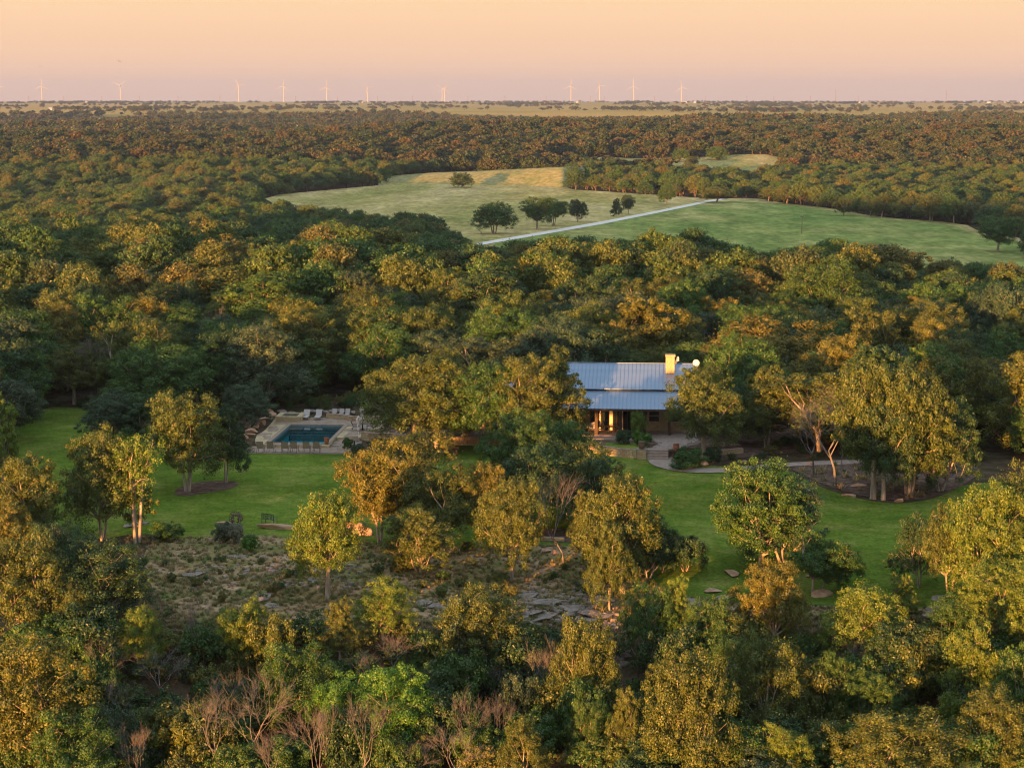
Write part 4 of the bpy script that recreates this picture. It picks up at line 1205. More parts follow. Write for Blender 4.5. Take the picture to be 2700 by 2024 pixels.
def make_broadleaf(name, seed, h, w, n_leaf, leaf, lobes_n=9, trunk=0.42, stems=1, shape='round', mat_leaf='leaf', seg=6, fine=True):
    """returns (trunk mesh, crown mesh) of a broadleaved tree h tall and w wide"""
    g = np.random.default_rng(seed)
    hb = h * trunk                         # height where the crown starts
    lobes = []
    for i in range(lobes_n):
        ang = 2.399 * i + g.random() * 0.7
        u = (i + 0.5) / lobes_n
        if shape == 'round':
            zz = hb * 0.8 + (h - hb) * (0.14 + 0.70 * u)
            rr = 0.5 * w * (0.66 * math.sqrt(max(0.0, 1 - (max(0, u - 0.15) / 0.95) ** 2)) * (0.75 + 0.4 * g.random()))
            lr = 0.5 * w * (0.46 + 0.16 * g.random()) * (1.0 - 0.18 * u)
        elif shape == 'dome':
            el_ = math.radians(8 + 78 * u)
            zz = h * 0.40 + 0.36 * h * math.sin(el_)
            rr = 0.5 * w * 0.60 * math.cos(el_) * (0.85 + 0.3 * g.random())
            lr = 0.5 * w * (0.44 + 0.14 * g.random())
        elif shape == 'flat':
            zz = hb * 0.9 + (h - hb) * (0.22 + 0.55 * g.random())
            rr = 0.5 * w * (0.15 + 0.62 * g.random())
            lr = 0.5 * w * (0.40 + 0.14 * g.random())
        else:                              # upright
            zz = hb * 0.8 + (h - hb * 0.8) * (0.08 + 0.80 * u)
            rr = 0.5 * w * 0.72 * (1.05 - 0.8 * u) * (0.5 + 0.7 * g.random())
            lr = 0.5 * w * (0.54 - 0.20 * u)
        lz = lr * (0.75 + 0.3 * g.random())
        zz = min(zz, h - lz * 0.95)
        lobes.append((rr * math.cos(ang), rr * math.sin(ang), zz, lr, lr, lz))
    # small outlying tufts
    for i in range(lobes_n + 3):
        l = lobes[int(g.integers(0, lobes_n))]
        d = g.normal(size=3); d /= np.linalg.norm(d); d[2] = abs(d[2]) * 0.7
        s = 0.24 + 0.26 * g.random()
        lobes.append((l[0] + d[0] * l[3] * 1.08, l[1] + d[1] * l[4] * 1.08, min(h, l[2] + d[2] * l[5] * 1.05), l[3] * s, l[4] * s, l[5] * s))
    V, Q, T = leaf_cloud(lobes, n_leaf, leaf, seed + 100, 0.30, 0.0, max(30, n_leaf / (14.0 * len(lobes))))
    crown = np_mesh(name + '_crown', V, Q, T)
    crown.materials.append(M[mat_leaf])
    mb = MB()
    r0 = 0.024 * h + 0.03
    if stems == 1:
        fork = Vector((g.normal() * 0.03 * h, g.normal() * 0.03 * h, hb))
        mb.tube([(0, 0, -0.4), (0, 0, 0.0), (0.01, 0, 0.12 * h), fork], [r0 * 1.5, r0 * 1.3, r0, r0 * 0.85], seg + 2, caps=False)
        forks = [fork]
    else:
        forks = []
        for s_ in range(stems):
            a = 2 * math.pi * s_ / stems + g.random()
            f = Vector((math.cos(a) * 0.09 * w, math.sin(a) * 0.09 * w, hb * (0.9 + 0.2 * g.random())))
            b0 = Vector((math.cos(a) * 0.035 * w, math.sin(a) * 0.035 * w, -0.3))
            mb.tube([b0, b0 + Vector((0, 0, 0.35)), b0.lerp(f, 0.5) + Vector((0, 0, 0.1)), f], [r0 * 0.8, r0 * 0.7, r0 * 0.55, r0 * 0.5], seg, caps=False)
            forks.append(f)
    for i, l in enumerate(lobes[:lobes_n]):
        f = min(forks, key=lambda q: (Vector(l[:3]) - q).length)
        if not fine and i % 2: continue
        pts = limb(mb, f, Vector(l[:3]), r0 * 0.5, r0 * 0.14, g, 0.10, 5, max(3, seg - 1))
        if fine:
            for _ in range(3):
                d = Vector(g.normal(size=3)); d.z = abs(d.z); d.normalize()
                limb(mb, pts[int(g.integers(2, 5))], Vector(l[:3]) + Vector((d.x * l[3], d.y * l[4], d.z * l[5])) * 0.9, r0 * 0.15, 0.012, g, 0.1, 4, 3)
    tr = mb.mesh(name + '_trunk', M['bark'], True)
    return tr, crown

def make_bare(name, seed, h, w, mat='bark_bare', depth=4, upright=0.55):
    """leafless tree: (trunk mesh, branches mesh)"""
    g = np.random.default_rng(seed)
    t, b = MB(), MB()
    r0 = 0.0085 * h + 0.010
    th = h * (0.25 + 0.12 * g.random())
    top = Vector((g.normal() * 0.05 * h, g.normal() * 0.05 * h, th))
    mid = Vector((g.normal() * 0.02 * h, g.normal() * 0.02 * h, th * 0.5))
    t.tube([(0, 0, -0.4), (0, 0, 0), mid, top], [r0 * 1.35, r0 * 1.2, r0, r0 * 0.8], 7, caps=False)
    def grow(p, d, L, r, lev):
        q = p + d * L
        pts = limb(b, p, q, r, r * 0.55, g, 0.07, 4, 5 if lev < 2 else 3)
        if lev >= depth: return
        for i in range(3 if lev < 2 else 5):
            a = Vector(g.normal(size=3)); a.normalize()
            nd = (d + a * 0.62 + Vector((0, 0, 0.20 * upright))).normalized()
            st = pts[-1] if i < 2 else pts[2]
            grow(st, nd, L * (0.58 + 0.22 * g.random()), max(0.007, r * 0.52), lev + 1)
    for i in range(4 + int(g.integers(0, 2))):
        a = 2 * math.pi * i / 4.5 + g.random()
        d = Vector((math.cos(a) * 0.5 * w / h * 1.6, math.sin(a) * 0.5 * w / h * 1.6, upright + 0.45)).normalized()
        grow(top * (0.75 + 0.25 * g.random()) if i > 1 else top, d, (h - th) * 0.42, r0 * 0.6, 1)
    return t.mesh(name + '_trunk', M[mat], True), b.mesh(name + '_branches', M[mat], True)

def make_shrub(name, seed, h, w, n_leaf, leaf, mat_leaf='leaf'):
    g = np.random.default_rng(seed)
    lobes = []
    for i in range(7):
        a = 2.4 * i + g.random(); rr = 0.5 * w * (0.1 + 0.5 * g.random())
        lr = 0.5 * w * (0.42 + 0.2 * g.random())
        lz = min(h * 0.42, lr)
        lobes.append((rr * math.cos(a), rr * math.sin(a), lz * 0.9 + (h - 1.9 * lz) * g.random(), lr, lr, lz))
    V, Q, T = leaf_cloud(lobes, n_leaf, leaf, seed, 0.30, 0.0, max(30, n_leaf / (16.0 * len(lobes))))
    V[:, 2] = np.maximum(V[:, 2], 0.02)
    cr = np_mesh(name + '_crown', V, Q, T); cr.materials.append(M[mat_leaf])
    mb = MB()
    for l in lobes:
        limb(mb, (l[0] * 0.15, l[1] * 0.15, -0.1), l[:3], 0.035, 0.01, g, 0.1, 4, 4)
    return mb.mesh(name + '_stems', M['bark'], True), cr

NEAR = []      # (trunk mesh, crown mesh, h, w)
specs = [('round', 12, 0.16, 1), ('round', 13, 0.18, 2), ('flat', 15, 0.30, 1), ('round', 12, 0.12, 3), ('upright', 10, 0.16, 1),
         ('flat', 14, 0.22, 2), ('round', 14, 0.15, 1), ('round', 11, 0.28, 1), ('upright', 11, 0.12, 2), ('flat', 16, 0.32, 3),
         ('round', 13, 0.30, 3), ('round', 13, 0.33, 1), ('upright', 11, 0.30, 2)]
for i, (shp, ln, tk, stm) in enumerate(specs):
    tr_, cr_ = make_broadleaf('near%d' % i, 20 + i, 9.0, 8.0, 46000, 0.132, ln, tk, stm, shp)
    NEAR.append((tr_, cr_, 9.0, 8.0))
BARE = []
for i in range(5):
    t_, b_ = make_bare('bare%d' % i, 300 + i, 8.0, 5.0, upright=(0.3, 0.7, 0.5, 0.9, 0.6)[i])
    BARE.append((t_, b_, 8.0, 5.0))
SHRUB = [make_shrub('shrub%d' % i, 400 + i, 3.0, 4.5, 22000, 0.10) + (3.0, 4.5) for i in range(4)]
SPARSE = make_broadleaf('sparse', 77, 9.0, 6.5, 8000, 0.14, 10, 0.45, 3, 'flat')
SPARSE = (SPARSE[0], SPARSE[1], 9.0, 6.5)

GREEN = (0.052, 0.118, 0.018); DARK = (0.036, 0.080, 0.022); OLIVE = (0.088, 0.118, 0.018)
GOLD = (0.135, 0.138, 0.018); BRIGHT = (0.070, 0.185, 0.018); GREY = (0.090, 0.125, 0.070); LIME = (0.120, 0.185, 0.020); BLUEG = (0.052, 0.092, 0.042)

def plant(proto, name, loc, h, w, col, label, cat, group=None, rz=None, parts=('trunk', 'crown'), lean=None):
    o = empty(name, loc, random.uniform(0, 6.28) if rz is None else rz)
    o.scale = (w / proto[3], w / proto[3], h / proto[2])
    if lean: o.rotation_euler = (lean[0], lean[1], o.rotation_euler[2])
    for nm, me in zip(parts, proto[:2]):
        p = bpy.data.objects.new(nm, me); C.objects.link(p); p.parent = o
        if nm == 'crown': p.color = (*col, 1)
    tag(o, label, cat, group)
    return o

def jitter(c, a=0.12):
    k = 1 + random.uniform(-a, a)
    return (c[0] * k * (1 + random.uniform(-a, a)), c[1] * k, c[2] * k)

BASES = []      # footprints of the placed trees, so the wood does not grow into them
def hero(x, by, ty, wpx, vi, col, label, group=None, kind='tree', lean=None, rz=None, z=None):
    p = gD(x, by) if z is None else zD(x, by, z)
    pxm = 4424.0 / math.hypot(p.y, p.x)
    h = (by - ty) / pxm * 1.04; w = wpx / pxm
    if kind == 'tree':
        o = plant(NEAR[vi], 'broadleaf_tree', p, h, w, jitter(col, 0.05), label, 'tree', group, rz, lean=lean)
    elif kind == 'sparse':
        o = plant(SPARSE, 'broadleaf_tree', p, h, w, col, label, 'tree', group, rz)
    elif kind == 'bare':
        o = plant(BARE[vi], 'bare_tree', p, h, w, col, label, 'dead tree', group, rz, ('trunk', 'branches'), lean)
    else:
        o = plant(SHRUB[vi], 'shrub', p, h, w, jitter(col, 0.05), label, 'shrub', group, rz, ('stems', 'crown'))
    BASES.append((p.x, p.y, w * 0.35))
    return o

# --- trees on and around the lawn (x, base row, top row, width: read off the photograph at 2212 px)
hero(405, 1062, 852, 175, 10, OLIVE, 'rust-topped multi-stemmed tree in the mulch ring on the left lawn')
hero(488, 1044, 885, 105, 12, DARK, 'smaller dark multi-stemmed tree on the lawn nearest the pool chairs')
hero(296, 1172, 925, 150, 0, LIME, 'tall sparse tree with pale thin stems and yellow tufts', kind='sparse')
hero(222, 1166, 925, 170, 1, OLIVE, 'olive tree with golden top behind the pale thin stems, left')
hero(330, 965, 850, 150, 3, DARK, 'dark rounded tree behind the rust-topped tree, by the lawn edge')
hero(243, 960, 850, 135, 6, BLUEG, 'low grey-green tree at the back of the left lawn')
hero(345, 905, 745, 225, 6, GREEN, 'broad bright green tree rising behind the left lawn')
hero(535, 925, 830, 115, 3, BLUEG, 'round grey-green tree beside the raised spa')
hero(5, 1040, 855, 100, 4, LIME, 'bright yellow-green tree cut by the left edge of the picture, highest there')
hero(55, 1215, 985, 170, 0, OLIVE, 'olive tree near the left edge, below the bright yellow-green one')
hero(15, 1262, 1085, 130, 7, GOLD, 'pale golden tree at the left edge above the thicket')
hero(50, 1395, 1150, 190, 1, OLIVE, 'golden tree at the left edge beside the dark shrubby mass')
hero(215, 1345, 1165, 220, 3, DARK, 'wide dark green tree below the pale thin stems')
hero(130, 1300, 1130, 150, 6, DARK, 'dark tree left of the dry brush by the gravel patch')
# in front of the house
hero(896, 978, 778, 215, 11, OLIVE, 'golden-crowned oak by the pool planter, slim grey trunk')
hero(940, 968, 762, 200, 10, OLIVE, 'three-stemmed oak left of the house with pale grey trunks')
hero(1000, 962, 800, 150, 6, GREEN, 'green oak between the pool planter and the house wing')
hero(1047, 976, 790, 170, 11, GREEN, 'oak with straight bare trunk behind the red picnic table')
hero(1130, 975, 765, 185, 0, OLIVE, 'tall golden oak hiding the left end of the metal roof')
hero(1195, 962, 752, 160, 4, OLIVE, 'upright golden oak right against the left edge of the visible roof')
hero(1130, 1100, 885, 180, 0, GREEN, 'bushy green oak standing in front of the house wing')
hero(1215, 1060, 905, 150, 6, GREEN, 'low rounded green tree at the porch corner')
hero(1230, 1120, 950, 200, 6, OLIVE, 'wide golden oak in the middle clump over the log-edged bed')
hero(1150, 1146, 960, 190, 1, DARK, 'dark oak with several trunks over the log-edged bed')
hero(1290, 1150, 985, 150, 0, DARK, 'dark green oak at the right of the middle clump')
hero(1218, 1228, 1008, 120, 1, GREY, 'grey bare tree standing in front of the middle clump', kind='bare')
hero(708, 1292, 1062, 165, 11, LIME, 'yellow-green tree with a tall pale trunk on the rough slope')
hero(822, 1175, 958, 175, 5, GOLD, 'golden oak over the red boulder, left of the middle clump')
hero(880, 1180, 945, 220, 2, GOLD, 'largest golden oak on the lawn edge with arching limbs')
hero(955, 1195, 1000, 170, 5, OLIVE, 'olive oak tucked right of the largest golden oak')
hero(905, 1235, 1090, 160, 3, OLIVE, 'low bushy oak beneath the arching golden oak')
hero(1037, 1182, 1005, 130, 11, GOLD, 'golden oak with an orange-lit straight trunk, middle of the lawn edge')
hero(1105, 1256, 1040, 145, 11, OLIVE, 'oak with a pale lit trunk left of the grey bare tree')
hero(1268, 1222, 1060, 110, 12, OLIVE, 'slim oak with a lit pink trunk right of the grey bare tree')
hero(1345, 1285, 1025, 190, 11, OLIVE, 'thick leaning oak over the rock ledge, right of the bare tree', lean=(0.0, 0.06))
hero(1318, 1320, 1130, 110, 12, OLIVE, 'narrow oak rooted in the ledge beside the thick leaning oak')
hero(1400, 1250, 1110, 120, 3, DARK, 'dark round tree at the end of the middle clump')
hero(1480, 1234, 1155, 120, 1, DARK, 'wide dark shrub at the foot of the middle clump, on the lawn', kind='shrub')
hero(1430, 1238, 1140, 100, 2, DARK, 'taller dark shrub beside the wide dark shrub', kind='shrub')
# right of the house
hero(1520, 992, 798, 175, 11, OLIVE, 'copper-leaved oak covering the right end of the roof')
hero(1655, 968, 795, 130, 12, OLIVE, 'oak with one orange-lit trunk behind the right lawn')
hero(1590, 960, 835, 110, 6, DARK, 'dark tree right of the copper-leaved oak')
hero(1805, 1050, 825, 175, 0, GREY, 'tall leaning bare tree with fine twigs in the right bed', kind='bare', lean=(0.0, -0.13))
hero(1757, 1032, 868, 130, 2, GREY, 'smaller bare tree left of the tall leaning one', kind='bare')
hero(1818, 1012, 880, 60, 4, GREY, 'thin bare sapling beside the tall leaning bare tree', kind='bare')
hero(1886, 1078, 790, 190, 11, OLIVE, 'big golden-topped oak in the right bed, leftmost pale trunk')
hero(1908, 1080, 850, 150, 11, DARK, 'lower oak in the middle of the right bed')
hero(1962, 1070, 800, 200, 10, OLIVE, 'oak with forked orange-lit trunk in the right bed')
hero(2030, 1062, 860, 150, 3, DARK, 'dark oak closing the right end of the bed')
hero(1935, 1050, 880, 140, 6, DARK, 'oak at the back of the right bed between the pale trunks')
hero(1645, 1228, 990, 215, 0, GREEN, 'rounded oak on the right lawn with dead pink branches')
hero(1690, 1215, 1030, 180, 3, BLUEG, 'dark shrubby oak behind the one with dead pink branches')
hero(1675, 1195, 1005, 130, 0, GREY, 'dead pink-lit limbs sticking out of the rounded oak', kind='bare')
hero(1760, 1285, 1150, 165, 5, GREEN, 'leaning scrubby oak right of the rounded oak on the lawn', lean=(0.0, 0.30), rz=0.0)
hero(2130, 1330, 1045, 195, 0, LIME, 'big yellow-green oak at the right edge of the lawn')
hero(2195, 1300, 1010, 150, 1, OLIVE, 'oak cut by the right edge behind the big yellow-green one')
hero(2050, 1290, 1090, 120, 5, OLIVE, 'oak spreading left from the big yellow-green one over the lawn')
hero(1985, 1270, 1110, 110, 1, DARK, 'dark low oak reaching over the right lawn')
hero(2196, 1230, 1070, 90, 2, GREY, 'bare pink tree at the right edge among yellow-green oaks', kind='bare')
hero(2150, 1400, 1215, 160, 6, LIME, 'dense yellow-green oak below the big one at the right edge')
# creek thicket in the foreground
G = 'trees in the creek thicket'
fg = [(62, 1705, 1372, 290, 0, (0.110, 0.130, 0.018), 'huge golden tree filling the bottom left corner'),
      (155, 1740, 1530, 190, 3, GREEN, 'green tree below the huge golden tree in the bottom left corner'),
      (640, 1585, 1388, 175, 3, GREEN, 'dense deep green tree left of the bright green one'),
      (745, 1640, 1452, 170, 1, BRIGHT, 'bright green tree, left half of the pair at the bottom'),
      (850, 1660, 1425, 190, 0, BRIGHT, 'bright green spreading tree in the middle of the thicket'),
      (1035, 1475, 1265, 205, 1, OLIVE, 'tawny feathery tree below the orange-lit grass'),
      (1265, 1600, 1325, 140, 6, OLIVE, 'tall narrow golden tree below the rock ledge'),
      (1490, 1705, 1392, 205, 1, OLIVE, 'big golden feathery tree right of centre at the bottom'),
      (1430, 1600, 1420, 120, 4, OLIVE, 'olive tree on the left flank of the big golden feathery tree'),
      (1570, 1540, 1370, 150, 6, GREEN, 'green tree behind the big golden feathery tree'),
      (1650, 1610, 1355, 170, 1, OLIVE, 'tree with a red-lit broken trunk in the thicket'),
      (1665, 1405, 1212, 165, 0, GOLD, 'golden round tree below the oak with dead branches'),
      (1870, 1450, 1262, 190, 6, LIME, 'yellow-green tree below the leaning scrubby oak'),
      (1945, 1530, 1350, 170, 3, DARK, 'dark tree between the yellow-green trees on the right'),
      (2095, 1600, 1335, 170, 4, LIME, 'tall yellow-green tree above the bottom right corner'),
      (2140, 1700, 1480, 180, 1, OLIVE, 'olive tree in front of the tall yellow-green tree'),
      (1950, 1740, 1530, 260, 3, OLIVE, 'wide olive-gold tree cut by the bottom edge, right'),
      (2215, 1640, 1390, 150, 0, GREEN, 'green tree at the right edge of the thicket'),
      (305, 1455, 1312, 100, 1, LIME, 'small bright yellow tree by the dark gap on the left'),
      (535, 1460, 1292, 130, 5, LIME, 'yellow-tipped tree in the thicket left of the deep green one'),
      (830, 1380, 1250, 130, 3, LIME, 'rounded yellow-green tree at the head of the thicket'),
      (735, 1430, 1290, 100, 4, OLIVE, 'narrow yellowish tree in front of the tall pale trunk'),
      (165, 1400, 1270, 120, 1, OLIVE, 'yellowish tree among bare twigs on the left'),
      (1400, 1440, 1262, 120, 3, GREEN, 'green tree rooted below the right end of the ledge'),
      (1460, 1400, 1245, 90, 4, LIME, 'upright yellow-green sapling beside the ledge'),
      (1350, 1660, 1478, 85, 4, OLIVE, 'pale pointed cedar near the bottom'),
      (1128, 1590, 1490, 75, 4, LIME, 'small pointed bright cedar left of the golden tree'),
      (1125, 1710, 1540, 130, 8, OLIVE, 'golden feathery tree cut by the bottom edge, centre'),
      (1275, 1650, 1510, 100, 6, GREEN, 'low green tree between the cedar and the golden tree'),
      (1685, 1700, 1560, 120, 5, LIME, 'small yellow-green tree at the bottom right of centre'),
      (1800, 1580, 1405, 100, 0, GREEN, 'green tree beside the dark bare tree on the right'),
      (1880, 1590, 1450, 120, 3, GREEN, 'rounded green tree right of the dark bare tree'),
      (1530, 1450, 1285, 110, 6, GREEN, 'soft green tree right of the ledge'),
      (1945, 1330, 1238, 80, 8, LIME, 'upright pale shrubby tree on the slope, right'),
      (2060, 1420, 1290, 130, 1, GREEN, 'green tree by the pale rubble on the right')]
for x, by, ty, w, vi, col, lab in fg:
    hero(x, by, ty, w, vi, col, lab, G)
for x, by, ty, w, vi, lab in [
        (555, 1690, 1432, 150, 0, 'pale forked bare tree at the bottom left'),
        (455, 1690, 1480, 130, 2, 'grey bare tree left of the pale forked one'),
        (590, 1720, 1560, 110, 1, 'low bare tree right of the pale forked one'),
        (770, 1720, 1480, 110, 1, 'tall thin bare tree in front of the bright green tree'),
        (690, 1720, 1510, 110, 3, 'many-stemmed bare tree below the deep green tree'),
        (965, 1720, 1560, 130, 2, 'pale broken bare tree with a red-lit tip at the bottom'),
        (1010, 1660, 1490, 110, 4, 'bare tree left of the small pointed cedar'),
        (1180, 1575, 1385, 120, 3, 'bare brushy tree fanning up below the ledge'),
        (1085, 1650, 1500, 80, 3, 'rust-tinted bare sapling beside the small cedar'),
        (1000, 1530, 1410, 130, 0, 'pale crooked dead tree in the middle of the thicket'),
        (780, 1500, 1400, 90, 2, 'white dead snag left of the crooked dead tree'),
        (860, 1480, 1370, 110, 1, 'bare tree above the bright green spreading tree'),
        (1842, 1535, 1378, 95, 1, 'dark bare tree on the right of the thicket'),
        (425, 1440, 1282, 80, 1, 'bare tree with a rust top on the left of the slope'),
        (230, 1470, 1360, 90, 3, 'rust-tipped bare tree right of the huge golden tree'),
        (350, 1530, 1400, 130, 4, 'bare brushy tree in the grey shrubs'),
        (110, 1390, 1272, 70, 3, 'pink bare twigs left of the yellowish tree'),
        (155, 1380, 1258, 80, 3, 'pink bare twigs behind the yellowish tree'),
        (235, 1530, 1360, 90, 0, 'thin bare tree beside the huge golden tree'),
        (240, 880, 725, 110, 1, 'pink bare tree in the wood left of the lawn'),
        (300, 1720, 1560, 90, 3, 'low brushy bare tree at the bottom edge, left'),
        (1690, 1590, 1470, 90, 0, 'bare red-lit limbs beside the broken trunk'),
        (1560, 1660, 1560, 80, 2, 'short bare tree at the foot of the golden feathery tree'),
        (1320, 1480, 1330, 70, 2, 'thin bare tree right of the rubble gully'),
        (500, 1600, 1440, 100, 4, 'fine-twigged bare tree above the pale forked one'), (640, 1690, 1540, 120, 2, 'grey bare tree under the deep green tree'),
        (900, 1700, 1590, 110, 3, 'low bare tree left of the pale broken one'), (1060, 1560, 1430, 90, 1, 'grey bare tree below the tawny feathery tree'),
        (270, 1620, 1460, 110, 2, 'bare tree in shade right of the huge golden tree'), (385, 1640, 1500, 100, 1, 'thin grey bare tree beside the grey one at the bottom left'),
        (920, 1570, 1440, 100, 4, 'bare tree right of the bright green spreading tree'), (1225, 1500, 1400, 80, 3, 'bare sapling left of the tall narrow golden tree')]:
    hero(x, by, ty, w, vi, GREY, lab, 'bare trees in the creek thicket' if by > 1300 else None, 'bare')
for x, by, ty, w, vi, lab in [(680, 745, 632, 80, 1, 'dead pink-grey crown in the wood above the pool'), (467, 790, 668, 70, 3, 'dead rust crown in the wood left of the pool'), (1512, 850, 742, 70, 0, 'dead reddish brush right of the chimney'),
                              (1712, 905, 800, 80, 2, 'dead grey crown behind the leaning bare tree'), (215, 870, 722, 90, 1, 'dead pink tree at the back of the left lawn'), (1000, 800, 690, 60, 4, 'pale dead limbs in the wood left of the roof')]:
    hero(x, by, ty, w, vi, GREY, lab, None, 'bare')
hero(1040, 508, 470, 50, 2, GREY, 'small grey bare tree in the meadow by the road bend', kind='bare')

# shrubs one can tell apart
for x, by, ty, w, vi, col, lab in [
        (485, 1172, 1128, 62, 0, GREY, 'silver-grey shrub on the edge of the lawn, left one'),
        (508, 1176, 1130, 50, 1, (0.19, 0.22, 0.15), 'paler silver shrub beside the silver-grey one'),
        (537, 1192, 1155, 48, 2, BRIGHT, 'bright green round shrub below the silver shrubs'),
        (365, 1168, 1128, 80, 3, GREEN, 'green shrub with white flowers at the lawn edge'),
        (1485, 1012, 968, 95, 0, GREEN, 'wide dark clipped hedge shrub beside the stone steps'),
        (1378, 948, 888, 46, 1, LIME, 'upright green shrub in front of the porch windows'),
        (1345, 958, 928, 50, 2, DARK, 'low dark shrub left of the upright one by the porch'),
        (1389, 962, 932, 46, 3, BRIGHT, 'bright leafy shrub behind the brown urn'),
        (820, 985, 950, 90, 0, BLUEG, 'wide soft green grass clump beside the pool patio'),
        (775, 990, 958, 40, 2, BLUEG, 'smaller soft green clump at the pool patio corner'),
        (750, 970, 945, 30, 2, GREEN, 'green plant inside the curved pool planter'),
        (1540, 1000, 965, 50, 1, DARK, 'dark shrub at the foot of the copper-leaved oak'),
        (1240, 905, 880, 40, 1, GREEN, 'green shrub at the corner of the porch wall'),
        (1010, 1190, 1170, 40, 1, OLIVE, 'tufty shrub beside the orange rocks'),
        (870, 1235, 1195, 50, 0, OLIVE, 'olive shrub in the orange-lit grass'),
        (2090, 1300, 1265, 60, 2, DARK, 'dark shrub under the right-hand oaks')]:
    hero(x, by, ty, w, vi, col, lab, None, 'shrub', z=TER_Z - .03 if any(k in lab for k in ('porch', 'urn', 'planter')) else None)
hero(18, 1725, 1610, 130, 0, GREEN, 'low green shrub in the very bottom left corner', None, 'shrub')
# grey-green scrub of the creek
sg = np.random.default_rng(5)
n_s = 0
while n_s < 74:
    x = sg.uniform(60, 2212); by = sg.uniform(1450, 1720)
    if 1100 < x < 1360 and by < 1520: continue
    w = sg.uniform(120, 220); hh = sg.uniform(85, 165)
    col = (GREEN, DARK, OLIVE, GREEN, BLUEG, OLIVE)[int(sg.integers(0, 6))]
    hero(x, by, by - hh, w, int(sg.integers(0, 4)), (col[0] * .95, col[1] * .95, col[2] * .95), 'grey-green shrub massed under the creek thicket trees', 'understorey shrubs of the creek thicket', 'shrub')
    n_s += 1

# ------------------------------------------------------------------ trees standing alone in the meadow and along its edge
for x, by, ty, w, vi, col, lab in [
        (1068, 508, 440, 92, 10, GREEN, 'dense tree in the meadow, leftmost of the roadside row'),
        (1160, 499, 430, 78, 2, GREEN, 'spreading tree in the meadow beside the road, second in the row'),
        (1195, 490, 432, 62, 9, GREEN, 'tree touching the spreading roadside tree on its right'),
        (1248, 482, 433, 42, 11, DARK, 'small round tree alone by the road'),
        (1331, 470, 430, 26, 4, DARK, 'slim meadow tree, left of a close pair'),
        (1357, 465, 423, 34, 2, DARK, 'slim meadow tree, right of a close pair'),
        (1440, 444, 402, 40, 11, GREEN, 'small tree by the road where it nears the belt of trees'),
        (1548, 440, 405, 70, 2, OLIVE, 'wide tree at the far end of the pale road'),
        (997, 407, 374, 48, 6, DARK, 'round dark tree alone at the foot of the grass bank'),
        (1823, 469, 430, 48, 5, OLIVE, 'low round tree out on the green pasture edge'),
        (1660, 437, 406, 36, 2, OLIVE, 'small tree at the pasture edge beyond the road end'),
        (1785, 446, 415, 32, 7, GREEN, 'small slim tree at the pasture edge'),
        (2155, 548, 474, 92, 2, GREEN, 'large tree alone at the right of the pasture'),
        (1700, 442, 400, 60, 7, OLIVE, 'tree with visible trunk at the back of the pasture'),
        (1905, 472, 420, 52, 11, OLIVE, 'tree beside the power pole at the pasture edge'),
        (2010, 480, 425, 70, 10, OLIVE, 'pair-trunked tree at the right back of the pasture'),
        (2060, 485, 430, 60, 11, GREEN, 'tree at the right end of the pasture edge'),
        (1880, 470, 425, 40, 7, DARK, 'dark tree left of the power pole'),
        (1550, 348, 318, 46, 6, GREEN, 'round tree on the far field, right one'),
        (1470, 352, 322, 36, 3, GREEN, 'round tree on the far field, left one'),
        (1497, 362, 340, 34, 2, OLIVE, 'flat-topped small tree above the belt of trees')]:
    hero(x, by, ty, w, vi, col, lab, 'single trees of the meadow')

# ------------------------------------------------------------------ the woods
def proto_object(name, meshes):
    """one joined mesh object kept outside the scene, to be scattered"""
    vs_, fs_, ts_, mi_, mats = [], [], [], [], []
    return meshes

def joined(name, tr, cr):
    bm = bmesh.new()
    me = bpy.data.meshes.new(name)
    nt_ = len(tr.vertices); nc = len(cr.vertices)
    v = np.zeros((nt_ + nc, 3), np.float32)
    a = np.zeros(nt_ * 3, np.float32); tr.vertices.foreach_get('co', a); v[:nt_] = a.reshape(-1, 3)
    a = np.zeros(nc * 3, np.float32); cr.vertices.foreach_get('co', a); v[nt_:] = a.reshape(-1, 3)
    # trunk faces are quads (no caps), leaves are quads
    q1 = np.array([p.vertices[:] for p in tr.polygons if len(p.vertices) == 4], np.int32)
    q2 = np.arange(nc, dtype=np.int32).reshape(-1, 4) + nt_
    t = np.zeros(len(cr.polygons), np.float32); cr.attributes['tint'].data.foreach_get('value', t)
    q = np.concatenate([q1, q2])
    m = np_mesh(name, v, q, np.concatenate([np.ones(len(q1), np.float32), t]))
    m.materials.append(M['bark_dark']); m.materials.append(cr.materials[0])
    mi = np.concatenate([np.zeros(len(q1), np.int32), np.ones(len(q2), np.int32)])
    m.polygons.foreach_set('material_index', mi)
    m.update()
    bm.free()
    return bpy.data.objects.new(name, m)

def proto_set(prefix, n, n_leaf, leaf, fine, lobes, seed, mat='leaf_wood'):
    col = bpy.data.collections.new(prefix)
    shapes = ['dome', 'round', 'dome', 'dome', 'round', 'dome', 'dome', 'round']
    for i in range(n):
        tr_, cr_ = make_broadleaf('%s%d' % (prefix, i), seed + i, 9.0, 8.0, n_leaf, leaf, lobes, (0.16, 0.12, 0.22, 0.10)[i % 4], 1, shapes[i % 8], mat, 4, fine)
        col.objects.link(joined('%s_%02d' % (prefix, i), tr_, cr_))
    return col
SET_MID = proto_set('mid_tree', 7, 16000, 0.21, True, 10, 500)
SET_FAR = proto_set('far_tree', 5, 2600, 0.50, False, 8, 600, 'leaf_far')
SET_VERY = proto_set('very_far_tree', 4, 420, 1.15, False, 6, 700, 'leaf_far')

